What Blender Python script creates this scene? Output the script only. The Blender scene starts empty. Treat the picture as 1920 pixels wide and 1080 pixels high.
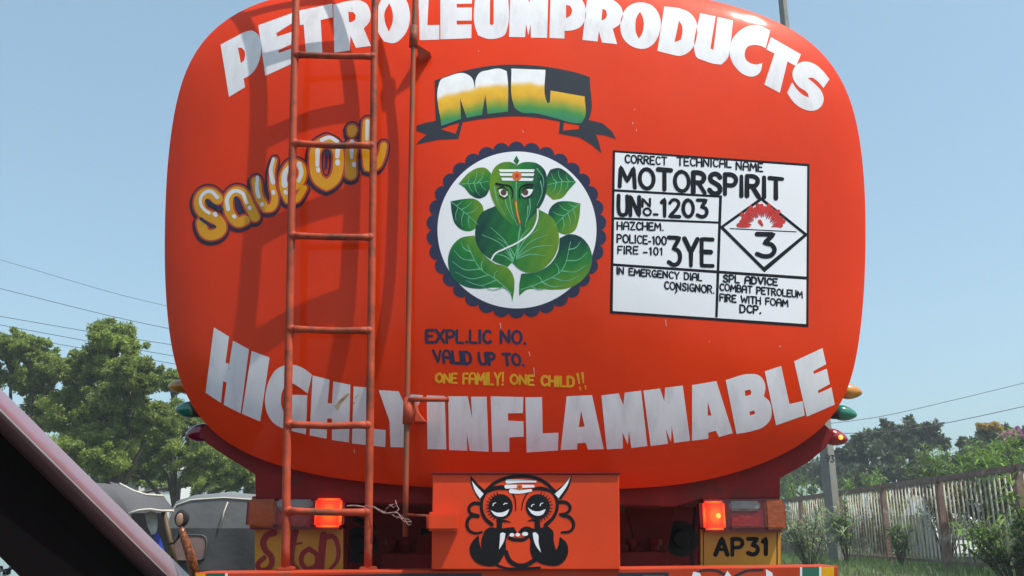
import bpy, bmesh, math, random
import numpy as np
from mathutils import Vector, Matrix
from mathutils.geometry import delaunay_2d_cdt

random.seed(7); RNG = np.random.default_rng(11)
R = math.radians
scn = bpy.context.scene
COL = scn.collection

# ------------------------------------------------------------------ camera
F = 1696.0; PITCH = R(15.2); CAMZ = 1.15
cd = bpy.data.cameras.new('camera'); cam = bpy.data.objects.new('camera', cd); COL.objects.link(cam)
cd.lens = 36.0 * F / 1920.0; cd.sensor_width = 36.0; cd.clip_start = 0.05; cd.clip_end = 6000
cam.location = (0, 0, CAMZ); cam.rotation_euler = (R(90) + PITCH, 0, 0)
scn.camera = cam

# ------------------------------------------------------------------ light
SUN_AZ = R(59); SUN_EL = R(62)         # azimuth measured from the -Y axis towards +X
SUN = Vector((math.cos(SUN_EL) * math.sin(SUN_AZ), -math.cos(SUN_EL) * math.cos(SUN_AZ), math.sin(SUN_EL)))
world = bpy.data.worlds.new('World'); scn.world = world; world.use_nodes = True
wn = world.node_tree; wn.nodes.clear()
wo = wn.nodes.new('ShaderNodeOutputWorld'); wb = wn.nodes.new('ShaderNodeBackground')
ws = wn.nodes.new('ShaderNodeTexSky'); ws.sky_type = 'NISHITA'; ws.sun_disc = False
ws.sun_elevation = SUN_EL; ws.sun_rotation = math.atan2(SUN.x, SUN.y)
ws.air_density = 1.0; ws.dust_density = 3.0; ws.ozone_density = 1.0; ws.altitude = 0
wb.inputs['Strength'].default_value = 0.15
wt = wn.nodes.new('ShaderNodeMix'); wt.data_type = 'RGBA'; wt.blend_type = 'MULTIPLY'; wt.inputs['Factor'].default_value = 1
wt.inputs['B'].default_value = (.98, 1.13, 1.08, 1)
wn.links.new(ws.outputs[0], wt.inputs['A']); wh = wn.nodes.new('ShaderNodeMix'); wh.data_type = 'RGBA'; wh.inputs['Factor'].default_value = .38
wh.inputs['B'].default_value = (2.35, 3.45, 4.15, 1)          # pale dust haze over the whole sky
wn.links.new(wt.outputs['Result'], wh.inputs['A']); wn.links.new(wh.outputs['Result'], wb.inputs[0]); wn.links.new(wb.outputs[0], wo.inputs[0])
sl = bpy.data.lights.new('sun', 'SUN'); sl.energy = 4.6; sl.angle = R(0.53); sl.color = (1, 0.95, 0.87)
so = bpy.data.objects.new('sun', sl); COL.objects.link(so)
so.rotation_euler = (-SUN).to_track_quat('-Z', 'Y').to_euler(); so.location = (20, -20, 40)
scn.view_settings.view_transform = 'Standard'; scn.view_settings.look = 'None'
scn.view_settings.exposure = 0.35; scn.view_settings.gamma = 1

# ------------------------------------------------------------------ materials
def srgb(r, g, b):
    f = lambda c: (c / 255 / 12.92) if c / 255 <= .04045 else ((c / 255 + .055) / 1.055) ** 2.4
    return (f(r), f(g), f(b))
def mat(name, col, rough=.5, metal=0, coat=0, coatr=.1, var=.12, vscale=6.0, stretch=(1, 1, 1), bump=0, bscale=8.0,
        col2=None, c2lo=.5, c2hi=.62, c2scale=5.0, emit=None, estr=0, attr=None, spec=.5, trans=0, rvar=0):
    m = bpy.data.materials.new(name); m.use_nodes = True
    nt = m.node_tree; N = nt.nodes; L = nt.links; N.clear()
    out = N.new('ShaderNodeOutputMaterial'); p = N.new('ShaderNodeBsdfPrincipled'); L.new(p.outputs[0], out.inputs[0])
    p.inputs['Roughness'].default_value = rough; p.inputs['Metallic'].default_value = metal
    p.inputs['Coat Weight'].default_value = coat; p.inputs['Coat Roughness'].default_value = coatr
    p.inputs['Specular IOR Level'].default_value = spec
    tc = N.new('ShaderNodeTexCoord'); mp = N.new('ShaderNodeMapping'); mp.inputs['Scale'].default_value = stretch
    L.new(tc.outputs['Object'], mp.inputs['Vector'])
    n1 = N.new('ShaderNodeTexNoise'); n1.inputs['Scale'].default_value = vscale; n1.inputs['Detail'].default_value = 6
    L.new(mp.outputs[0], n1.inputs['Vector'])
    if attr:
        a = N.new('ShaderNodeAttribute'); a.attribute_name = attr; src = a.outputs['Color']
    else:
        rgb = N.new('ShaderNodeRGB'); rgb.outputs[0].default_value = (*col, 1); src = rgb.outputs[0]
    if col2:
        n2 = N.new('ShaderNodeTexNoise'); n2.inputs['Scale'].default_value = c2scale; n2.inputs['Detail'].default_value = 8
        n2.inputs['Roughness'].default_value = .65
        L.new(mp.outputs[0], n2.inputs['Vector'])
        mr = N.new('ShaderNodeMapRange'); mr.inputs['From Min'].default_value = c2lo; mr.inputs['From Max'].default_value = c2hi
        L.new(n2.outputs[0], mr.inputs['Value'])
        mx = N.new('ShaderNodeMix'); mx.data_type = 'RGBA'; L.new(mr.outputs[0], mx.inputs['Factor'])
        L.new(src, mx.inputs['A']); mx.inputs['B'].default_value = (*col2, 1); src = mx.outputs['Result']
    mr1 = N.new('ShaderNodeMapRange'); mr1.inputs['From Min'].default_value = .25; mr1.inputs['From Max'].default_value = .75
    mr1.inputs['To Min'].default_value = 1 - var; mr1.inputs['To Max'].default_value = 1 + var
    L.new(n1.outputs[0], mr1.inputs['Value'])
    mul = N.new('ShaderNodeVectorMath'); mul.operation = 'SCALE'
    L.new(src, mul.inputs[0]); L.new(mr1.outputs[0], mul.inputs['Scale'])
    L.new(mul.outputs[0], p.inputs['Base Color'])
    if rvar:
        mr2 = N.new('ShaderNodeMapRange'); mr2.inputs['To Min'].default_value = rough - rvar; mr2.inputs['To Max'].default_value = rough + rvar
        L.new(n1.outputs[0], mr2.inputs['Value']); L.new(mr2.outputs[0], p.inputs['Roughness'])
    if bump:
        n3 = N.new('ShaderNodeTexNoise'); n3.inputs['Scale'].default_value = bscale; n3.inputs['Detail'].default_value = 3
        L.new(mp.outputs[0], n3.inputs['Vector'])
        b = N.new('ShaderNodeBump'); b.inputs['Strength'].default_value = 1; b.inputs['Distance'].default_value = bump
        L.new(n3.outputs[0], b.inputs['Height']); L.new(b.outputs[0], p.inputs['Normal']); L.new(b.outputs[0], p.inputs['Coat Normal'])
    if emit:
        p.inputs['Emission Color'].default_value = (*emit, 1); p.inputs['Emission Strength'].default_value = estr
    return m
def leafmat(name, c_lo, c_hi, c_tip=None, tipamt=.05, trans=.35):
    m = bpy.data.materials.new(name); m.use_nodes = True
    nt = m.node_tree; N = nt.nodes; L = nt.links; N.clear()
    out = N.new('ShaderNodeOutputMaterial'); g = N.new('ShaderNodeNewGeometry')
    ra = N.new('ShaderNodeValToRGB'); L.new(g.outputs['Random Per Island'], ra.inputs[0])
    ra.color_ramp.elements[0].color = (*c_lo, 1); ra.color_ramp.elements[1].color = (*c_hi, 1)
    if c_tip:
        ra.color_ramp.elements[1].position = 1 - tipamt
        e = ra.color_ramp.elements.new(1 - tipamt + .01); e.color = (*c_tip, 1)
    tc = N.new('ShaderNodeTexCoord'); n = N.new('ShaderNodeTexNoise'); n.inputs['Scale'].default_value = .7
    L.new(tc.outputs['Object'], n.inputs['Vector'])
    mr = N.new('ShaderNodeMapRange'); mr.inputs['From Min'].default_value = .3; mr.inputs['From Max'].default_value = .7
    mr.inputs['To Min'].default_value = .65; mr.inputs['To Max'].default_value = 1.35; L.new(n.outputs[0], mr.inputs['Value'])
    mul = N.new('ShaderNodeVectorMath'); mul.operation = 'SCALE'; L.new(ra.outputs[0], mul.inputs[0]); L.new(mr.outputs[0], mul.inputs['Scale'])
    d = N.new('ShaderNodeBsdfPrincipled'); d.inputs['Roughness'].default_value = .55; L.new(mul.outputs[0], d.inputs['Base Color'])
    t = N.new('ShaderNodeBsdfTranslucent'); L.new(mul.outputs[0], t.inputs['Color'])
    mx = N.new('ShaderNodeMixShader'); mx.inputs[0].default_value = trans
    L.new(d.outputs[0], mx.inputs[1]); L.new(t.outputs[0], mx.inputs[2]); L.new(mx.outputs[0], out.inputs[0])
    return m

RED = (.66, .035, .0018)
M = {}
M['tank'] = mat('tank_red_enamel', RED, .5, spec=.05, coat=.32, coatr=.085, var=.09, vscale=2.2, bump=.012, bscale=2.1, col2=(.57, .036, .004), c2lo=.5, c2hi=.75, c2scale=1.6, stretch=(1, 1, .6))
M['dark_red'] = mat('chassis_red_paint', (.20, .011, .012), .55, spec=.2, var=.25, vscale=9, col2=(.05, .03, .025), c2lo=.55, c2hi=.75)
M['box_red'] = mat('box_red_paint', (.62, .05, .010), .5, spec=.15, coat=.25, coatr=.12, var=.12, vscale=5, col2=(.20, .05, .03), c2lo=.66, c2hi=.76, c2scale=8, bump=.001, bscale=9)
M['ladder'] = mat('faded_red_pipe', (.36, .056, .024), .6, spec=.25, var=.35, vscale=14, col2=(.11, .045, .028), c2lo=.50, c2hi=.66, c2scale=13, bump=.0008, bscale=60)
M['pipe_rust'] = mat('weathered_pipe', (.33, .06, .026), .6, spec=.25, var=.3, vscale=12, col2=(.17, .08, .042), c2lo=.46, c2hi=.60, c2scale=9, stretch=(1, 1, .5))
M['white'] = mat('white_sign_paint', (.67, .66, .69), .4, spec=.12, coat=.4, coatr=.06, var=.06, vscale=9, stretch=(2.5, 2.5, .7), col2=(.52, .50, .53), c2lo=.5, c2hi=.78, c2scale=7)
M['panel_white'] = mat('white_panel_paint', (.76, .76, .80), .4, spec=.12, coat=.4, coatr=.06, var=.03, vscale=7)
M['navy'] = mat('navy_sign_paint', (.022, .024, .06), .4, spec=.12, coat=.4, coatr=.08, var=.2)
M['outline'] = mat('dark_plum_outline_paint', (.030, .013, .026), .4, spec=.12, coat=.3, var=.2)
M['slate'] = mat('slate_black_paint', (.022, .026, .036), .4, spec=.12, coat=.4, coatr=.08, var=.2)
M['black'] = mat('black_sign_paint', (.010, .010, .013), .42, spec=.06, coat=.2, coatr=.1, var=.2)
M['yellow'] = mat('yellow_sign_paint', (.66, .33, .012), .4, spec=.12, coat=.4, coatr=.08, var=.15, vscale=20)
M['ochre'] = mat('ochre_sign_paint', (.64, .28, .004), .4, spec=.12, coat=.4, coatr=.08, var=.12, vscale=10)
M['crimson'] = mat('crimson_sign_paint', (.50, .03, .025), .4, spec=.12, coat=.4, var=.2, vscale=30)
M['orange'] = mat('orange_sign_paint', (.62, .16, .015), .4, spec=.12, coat=.4, var=.15)
M['gap'] = mat('orange_red_edge_paint', (.42, .045, .02), .4, spec=.12, coat=.4, var=.1)
M['art'] = mat('artwork_paint', (1, 1, 1), .42, spec=.12, coat=.4, coatr=.08, var=.08, vscale=25, attr='Col')
M['vein'] = mat('pale_teal_paint', (.13, .40, .22), .42, spec=.12, coat=.4, var=.25, vscale=30)
M['plate_yellow'] = mat('yellow_plate_paint', (.52, .23, .010), .45, coat=.3, var=.15, vscale=7, col2=(.25, .10, .02), c2lo=.6, c2hi=.75)
M['pupil'] = mat('dark_brown_paint', (.07, .022, .014), .45)
M['maroon_paint'] = mat('maroon_letter_paint', (.28, .012, .014), .5, var=.15)
M['green_paint'] = mat('green_stripe_paint', (.01, .10, .06), .45, coat=.3, var=.1)
M['rubber'] = mat('black_rubber', (.012, .012, .013), .7, var=.2)
M['lamp_case'] = mat('dark_red_lamp_case', (.16, .008, .02), .35, coat=.4, var=.1)
M['lens_amber'] = mat('amber_lens', (.30, .055, .006), .2, coat=.7, coatr=.03, var=.25, vscale=12, bump=.001, bscale=60)
M['lens_clear'] = mat('clear_lens', (.20, .20, .20), .2, coat=.6, coatr=.04, var=.2, vscale=30, bump=.001, bscale=60)
M['lens_red'] = mat('red_lens', (.24, .004, .008), .2, coat=.7, coatr=.03, var=.15, vscale=12, bump=.001, bscale=60)
M['lens_lit'] = mat('lit_brake_lens', (.45, .02, .008), .25, coat=.4, emit=(1, .042, .004), estr=.95, var=.1)
def lit_lens():
    m = mat('lit_brake_lens', (.45, .02, .008), .25, coat=.4, emit=(1, .05, .004), estr=1.0, var=.1, bump=.0012, bscale=45)
    nt = m.node_tree; N = nt.nodes; L = nt.links; p = next(n for n in N if n.type == 'BSDF_PRINCIPLED')
    tc = N.new('ShaderNodeTexCoord'); sb = N.new('ShaderNodeVectorMath'); sb.operation = 'SUBTRACT'; sb.inputs[1].default_value = (.55, .5, .5)
    ln_ = N.new('ShaderNodeVectorMath'); ln_.operation = 'LENGTH'; r = N.new('ShaderNodeValToRGB')
    L.new(tc.outputs['Generated'], sb.inputs[0]); L.new(sb.outputs[0], ln_.inputs[0]); L.new(ln_.outputs['Value'], r.inputs[0])
    r.color_ramp.elements[0].color = (1.5, .15, .010, 1); r.color_ramp.elements[0].position = .5
    r.color_ramp.elements[1].color = (.50, .008, .002, 1); r.color_ramp.elements[1].position = .74
    e = r.color_ramp.elements.new(.6); e.color = (1.1, .045, .004, 1)
    L.new(r.outputs[0], p.inputs['Emission Color']); return m
M['lens_lit'] = lit_lens()
M['bulb_lit'] = mat('lit_bulb_glow', (1, .4, .1), .3, emit=(1, .22, .03), estr=2.2)
M['lens_green'] = mat('green_lens', (.01, .16, .10), .15, coat=.9, coatr=.03, var=.2, vscale=20)
M['lens_maroon'] = mat('unlit_red_lens', (.18, .006, .022), .15, coat=.9, coatr=.03, var=.2, vscale=20)
M['lens_gold'] = mat('gold_amber_lens', (.50, .20, .012), .15, coat=.9, coatr=.03, var=.3, vscale=20)
M['wire'] = mat('cable_black', (.06, .065, .075), .6, var=.1)
M['twine'] = mat('pale_twine', (.22, .12, .12), .6, var=.4, vscale=40)

# ------------------------------------------------------------------ projection helpers (photo is 1920 x 1080)
CP, SP = math.cos(PITCH), math.sin(PITCH)
def rays(P):
    P = np.asarray(P, float); u = (P[..., 0] - 960) / F; v = (540 - P[..., 1]) / F
    return np.stack([u, CP - v * SP, SP + v * CP], -1)
def at(px, py, Y):
    d = rays((px, py)); d = d * (Y / d[1]); return Vector((d[0], Y, CAMZ + d[2]))
def atX(px, py, X):
    d = rays((px, py)); d = d * (X / d[0]); return Vector((X, d[1], CAMZ + d[2]))

# ------------------------------------------------------------------ tank head surface
D = 3.15
outline_px = [(492,1),(440,22),(395,54),(354,110),(335,175),(320,270),(313,380),(311,480),(315,585),(325,672),(350,748),(382,800),(425,832),
              (490,862),(600,889),(720,903),(850,911),(980,914),(1120,914),(1220,911),(1297,904),(1389,882),(1467,853),(1530,815),(1570,778),(1595,722),
              (1607,655),(1615,590),(1620,500),(1621,420),(1619,340),(1612,270),(1605,222),(1590,170),(1570,130),(1530,82),(1480,50),(1405,20),
              (1322,0),(1200,-22),(1060,-36),(900,-40),(740,-34),(600,-18)]
O3 = np.array([at(x, y, D)[:] for x, y in outline_px])
CX, CZ = 0.02, 2.22
th = np.arctan2(O3[:, 2] - CZ, O3[:, 0] - CX); rr = np.hypot(O3[:, 0] - CX, O3[:, 2] - CZ)
o_ = np.argsort(th); th = th[o_]; rr = rr[o_]
TH = np.linspace(-math.pi, math.pi, 721)
RR = np.interp(TH, np.r_[th - 2 * math.pi, th, th + 2 * math.pi], np.r_[rr, rr, rr])
for _ in range(14):
    q = RR[:-1]; q = (np.roll(q, 1) + q * 2 + np.roll(q, -1)) / 4; q = (np.roll(q, 3) + q * 2 + np.roll(q, -3)) / 4; RR = np.r_[q, q[:1]]
def gauge(X, Z):
    a = np.arctan2(Z - CZ, X - CX); r = np.hypot(X - CX, Z - CZ)
    return r / np.interp(a, TH, RR)
def hdepth(t):
    t = np.clip(t, 0, 1); return .12 * (1 - t ** 2) + .03 * (1 - t ** 12)
def head_y(X, Z): return D - hdepth(gauge(X, Z))
def head_point(P, off=0.0):
    d = rays(P); Y = np.full(d.shape[:-1], D - .1)
    for _ in range(12):
        k = Y / d[..., 1]; Y = head_y(d[..., 0] * k, CAMZ + d[..., 2] * k)
    k = Y / d[..., 1]; X = d[..., 0] * k; Z = CAMZ + d[..., 2] * k
    e = .004
    gx = (head_y(X + e, Z) - head_y(X - e, Z)) / (2 * e); gz = (head_y(X, Z + e) - head_y(X, Z - e)) / (2 * e)
    n = np.stack([gx, -np.ones_like(gx), gz], -1); n /= np.linalg.norm(n, axis=-1, keepdims=True)
    return np.stack([X, Y, Z], -1) + n * off, n

# ------------------------------------------------------------------ object helpers
def tag(o, label, cat, group=None, kind=None):
    if label: o['label'] = label
    if cat: o['category'] = cat
    if group: o['group'] = group
    if kind: o['kind'] = kind
    return o
def thing(name, label, cat, loc=(0, 0, 0), group=None):
    o = bpy.data.objects.new(name, None); COL.objects.link(o); o.location = loc; o.empty_display_size = .2
    return tag(o, label, cat, group)
def world_loc(o):
    v = Vector(o.location)
    return v
def link(name, me, material, parent=None, label=None):
    o = bpy.data.objects.new(name, me); COL.objects.link(o)
    if material: me.materials.append(material)
    if parent:
        o.parent = parent
        r = parent
        while r.parent: r = r.parent
        if parent is r: o.matrix_parent_inverse = Matrix.Translation(-Vector(r.location))
    if label: o['label'] = label
    return o
def mesh_np(name, V, Fc, smooth=False, normals=None, cols=None):
    me = bpy.data.meshes.new(name); V = np.asarray(V, float); Fc = np.asarray(Fc, int)
    k = Fc.shape[1]; nf = len(Fc)
    me.vertices.add(len(V)); me.vertices.foreach_set('co', V.ravel())
    me.loops.add(nf * k); me.loops.foreach_set('vertex_index', Fc.ravel())
    me.polygons.add(nf); me.polygons.foreach_set('loop_start', np.arange(0, nf * k, k)); me.polygons.foreach_set('loop_total', np.full(nf, k))
    me.update(calc_edges=True); me.validate()
    if smooth or normals is not None: me.polygons.foreach_set('use_smooth', np.ones(len(me.polygons), bool))
    if cols is not None:
        a = me.color_attributes.new('Col', 'FLOAT_COLOR', 'POINT')
        a.data.foreach_set('color', np.c_[cols, np.ones(len(cols))].ravel())
    if normals is not None: me.normals_split_custom_set_from_vertices([tuple(n) for n in normals])
    return me
class MB:
    """collects shapes for ONE mesh"""
    def __init__(s): s.bm = bmesh.new()
    def box(s, c, size, rot=None, bev=0):
        r = bmesh.ops.create_cube(s.bm, size=1.0); vs = r['verts']
        bmesh.ops.scale(s.bm, vec=size, verts=vs)
        if bev:
            es = list({e for v in vs for e in v.link_edges})
            rb = bmesh.ops.bevel(s.bm, geom=es, offset=bev, segments=2, affect='EDGES'); 
            vs = list({v for f in rb['faces'] for v in f.verts} | {v for v in vs if v.is_valid})
        if rot is not None: bmesh.ops.rotate(s.bm, cent=(0, 0, 0), matrix=rot, verts=vs)
        bmesh.ops.translate(s.bm, vec=c, verts=vs); return s
    def tube(s, pts, r, n=12, caps=True):
        pts = [Vector(p) for p in pts]; rs = r if isinstance(r, (list, tuple)) else [r] * len(pts)
        rings = []; up = None
        for i, p in enumerate(pts):
            t = (pts[min(i + 1, len(pts) - 1)] - pts[max(i - 1, 0)]).normalized()
            if up is None:
                up = t.orthogonal().normalized()
            up = (up - t * up.dot(t)).normalized(); b = t.cross(up)
            rings.append([s.bm.verts.new(p + (up * math.cos(2 * math.pi * k / n) + b * math.sin(2 * math.pi * k / n)) * rs[i]) for k in range(n)])
        for a, b in zip(rings, rings[1:]):
            for k in range(n):
                f = s.bm.faces.new((a[k], a[(k + 1) % n], b[(k + 1) % n], b[k])); f.smooth = True
        if caps: s.bm.faces.new(rings[0][::-1]); s.bm.faces.new(rings[-1])
        return s
    def prism(s, front, back):
        """two matching loops of points joined"""
        a = [s.bm.verts.new(p) for p in front]; b = [s.bm.verts.new(p) for p in back]; n = len(a)
        s.bm.faces.new(a[::-1]); s.bm.faces.new(b)
        for k in range(n): s.bm.faces.new((a[k], a[(k + 1) % n], b[(k + 1) % n], b[k]))
        return s
    def pxprism(s, pts, Y, depth):
        fr = [at(x, y, Y) for x, y in pts]
        return s.prism(fr, [p + Vector((0, depth, 0)) for p in fr])
    def ell(s, c, rad, rot=None, u=20, v=12, fn=None):
        r = bmesh.ops.create_uvsphere(s.bm, u_segments=u, v_segments=v, radius=1.0); vs = r['verts']
        if fn:
            for w in vs: w.co = fn(w.co)
        bmesh.ops.scale(s.bm, vec=rad, verts=vs)
        if rot is not None: bmesh.ops.rotate(s.bm, cent=(0, 0, 0), matrix=rot, verts=vs)
        bmesh.ops.translate(s.bm, vec=c, verts=vs)
        for w in vs:
            for f in w.link_faces: f.smooth = True
        return s
    def sheet(s, grid, thick=None):
        g = [[s.bm.verts.new(p) for p in row] for row in grid]
        for a, b in zip(g, g[1:]):
            for k in range(len(a) - 1):
                f = s.bm.faces.new((a[k], a[k + 1], b[k + 1], b[k])); f.smooth = True
        return s
    def build(s, name, material, parent=None, label=None, recalc=True, bevel=0):
        if recalc: bmesh.ops.recalc_face_normals(s.bm, faces=s.bm.faces)
        me = bpy.data.meshes.new(name); s.bm.to_mesh(me); s.bm.free()
        o = link(name, me, material, parent, label)
        if bevel:
            md = o.modifiers.new('bevel', 'BEVEL'); md.width = bevel; md.segments = 2; md.limit_method = 'ANGLE'
        return o

# ------------------------------------------------------------------ painted shapes (outline or strokes in photo pixels, laid onto a surface)
def smooth_loop(pts, step=4.0, sharp=48):
    P = [np.array(p, float) for p in pts]; n = len(P); out = []
    tin, tout = [], []
    for i in range(n):
        a = P[i] - P[i - 1]; b = P[(i + 1) % n] - P[i]
        la, lb = np.linalg.norm(a) + 1e-9, np.linalg.norm(b) + 1e-9
        ang = math.degrees(math.acos(np.clip(np.dot(a, b) / la / lb, -1, 1)))
        if ang > sharp: tin.append(None); tout.append(None)
        else:
            t = a / la * lb + b / lb * la; t = t / (np.linalg.norm(t) + 1e-9); tin.append(t); tout.append(t)
    for i in range(n):
        p, q = P[i], P[(i + 1) % n]; c = q - p; l = np.linalg.norm(c) + 1e-9
        m0 = tout[i] * l if tout[i] is not None else c; m1 = tin[(i + 1) % n] * l if tin[(i + 1) % n] is not None else c
        k = max(1, int(l / step))
        for j in range(k):
            t = j / k; t2, t3 = t * t, t * t * t
            out.append((2*t3-3*t2+1)*p + (t3-2*t2+t)*m0 + (-2*t3+3*t2)*q + (t3-t2)*m1)
    return np.array(out)
def smooth_line(pts, step=3.0, sharp=70):
    P = [np.array(p, float) for p in pts]; n = len(P)
    if n == 2: return np.array(P)
    out = []; T = []
    for i in range(n):
        a = P[i] - P[max(i - 1, 0)]; b = P[min(i + 1, n - 1)] - P[i]
        la, lb = np.linalg.norm(a), np.linalg.norm(b)
        if i in (0, n - 1): T.append(None); continue
        ang = math.degrees(math.acos(np.clip(np.dot(a, b) / (la * lb + 1e-9), -1, 1)))
        t = a / (la + 1e-9) + b / (lb + 1e-9)
        T.append(None if ang > sharp else t / (np.linalg.norm(t) + 1e-9))
    for i in range(n - 1):
        p, q = P[i], P[i + 1]; c = q - p; l = np.linalg.norm(c) + 1e-9
        m0 = T[i] * l if T[i] is not None else c; m1 = T[i + 1] * l if T[i + 1] is not None else c
        k = max(1, int(l / step))
        for j in range(k):
            t = j / k; t2, t3 = t * t, t * t * t
            out.append((2*t3-3*t2+1)*p + (t3-2*t2+t)*m0 + (-2*t3+3*t2)*q + (t3-t2)*m1)
    out.append(P[-1]); return np.array(out)
def ribbon(line, w, w1=None, cap=True):
    L = np.asarray(line, float); n = len(L); w1 = w if w1 is None else w1
    T = np.gradient(L, axis=0); T /= (np.linalg.norm(T, axis=1, keepdims=True) + 1e-9)
    Nn = np.c_[-T[:, 1], T[:, 0]]; W = np.linspace(w, w1, n)[:, None] / 2
    a = L + Nn * W; b = L - Nn * W
    pts = list(a)
    if cap:
        r = W[-1, 0]; a0 = math.atan2(Nn[-1, 1], Nn[-1, 0])
        for k in range(1, 6): pts.append(L[-1] + r * np.array([math.cos(a0 - math.pi * k / 6), math.sin(a0 - math.pi * k / 6)]))
    pts += list(b[::-1])
    if cap:
        r = W[0, 0]; a0 = math.atan2(-Nn[0, 1], -Nn[0, 0])
        for k in range(1, 6): pts.append(L[0] + r * np.array([math.cos(a0 - math.pi * k / 6), math.sin(a0 - math.pi * k / 6)]))
    return np.array(pts)
def densify(loop, step):
    out = []
    for i in range(len(loop)):
        p, q = loop[i], loop[(i + 1) % len(loop)]; k = max(1, int(np.linalg.norm(q - p) / step))
        for j in range(k): out.append(p + (q - p) * j / k)
    return np.array(out)
def winding(C, loops):
    w = np.zeros(len(C), int)
    for lp in loops:
        x0, y0 = lp[:, 0], lp[:, 1]; x1, y1 = np.roll(x0, -1), np.roll(y0, -1)
        for i0 in range(0, len(C), 4000):
            c = C[i0:i0 + 4000]; cx, cy = c[:, :1], c[:, 1:]
            s = (x1 - x0) * (cy - y0) - (cx - x0) * (y1 - y0)
            w[i0:i0 + 4000] += (((y0 <= cy) & (y1 > cy) & (s > 0)).sum(1) - ((y0 > cy) & (y1 <= cy) & (s < 0)).sum(1))
    return w
def paint(name, loops, material, parent, layer=1, surf=None, grid=13, rule='evenodd', colfn=None, label=None):
    """loops: list of N x 2 arrays in photo pixels; surf None = tank head, number = upright plane at that depth"""
    loops = [densify(np.asarray(l, float), grid) for l in loops]
    if rule == 'nonzero':
        fixed = []
        for l in loops:
            x, y = l[:, 0], l[:, 1]; ar = (x * np.roll(y, -1) - np.roll(x, -1) * y).sum(); fixed.append(l if ar > 0 else l[::-1])
        loops = fixed
    allp = np.concatenate(loops); lo, hi = allp.min(0), allp.max(0)
    verts = [Vector(p) for p in allp]; edges = []; b = 0
    for l in loops:
        n = len(l); edges += [(b + i, b + (i + 1) % n) for i in range(n)]; b += n
    gx = np.arange(lo[0] + grid / 2, hi[0], grid); gy = np.arange(lo[1] + grid / 2, hi[1], grid)
    if len(gx) and len(gy):
        G = np.array([(x + (grid / 2 if j % 2 else 0), y) for j, y in enumerate(gy) for x in gx]) + RNG.uniform(-.3, .3, (len(gx) * len(gy), 2))
        wv = winding(G, loops); keep = (wv != 0) if rule == 'nonzero' else (wv % 2 != 0)
        verts += [Vector(p) for p in G[keep]]
    r = delaunay_2d_cdt(verts, edges, [], 0, 1e-4)
    V = np.array([v[:] for v in r[0]]); T = np.array([f for f in r[2] if len(f) == 3], int)
    C = V[T].mean(1); wv = winding(C, loops)
    T = T[(wv != 0) if rule == 'nonzero' else (wv % 2 != 0)]
    if surf is None:
        P3, n3 = head_point(V, .0004 + .0003 * layer)
    elif isinstance(surf, tuple):
        p0, nv = np.array(surf[0], float), np.array(surf[1], float); o0 = np.array([0, 0, CAMZ]); d = rays(V)
        P3 = o0 + d * (((p0 - o0).dot(nv) / d.dot(nv))[:, None]) + nv * .002 * layer; n3 = np.tile(nv, (len(V), 1))
    else:
        Ys = surf - .0005 - .0004 * layer; d = rays(V); d = d * (Ys / d[:, 1:2]); P3 = d + np.array([0, 0, CAMZ]); n3 = np.tile([0, -1.0, 0], (len(V), 1))
    # faces towards the viewer
    a, b_, c = P3[T[:, 0]], P3[T[:, 1]], P3[T[:, 2]]; nn = np.cross(b_ - a, c - a); flip = nn[:, 1] > 0
    T[flip] = T[flip][:, ::-1]
    used = np.unique(T); mp = -np.ones(len(V), int); mp[used] = np.arange(len(used))
    cols = None
    if colfn is not None: cols = np.array([colfn(*V[i]) for i in used])
    me = mesh_np(name, P3[used], mp[T], normals=n3[used], cols=cols)
    return link(name, me, material, parent, label)
class Fr:
    """reads coordinates noted on an enlarged crop of the photograph"""
    def __init__(s, ox, oy, k): s.o = np.array([ox, oy], float); s.k = k
    def p(s, pts): return s.o + np.asarray(pts, float) / s.k
    def loop(s, pts, sharp=48): return smooth_loop(s.p(pts), sharp=sharp)
    def poly(s, pts): return s.p(pts)
    def line(s, pts, w, w1=None): return ribbon(smooth_line(s.p(pts), 3.0), w / s.k, None if w1 is None else w1 / s.k)
    def circ(s, c, r, ry=None, n=40): 
        ry = ry or r; a = np.linspace(0, 2 * math.pi, n, endpoint=False)
        return s.p(np.c_[c[0] + r * np.cos(a), c[1] + ry * np.sin(a)])

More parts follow.
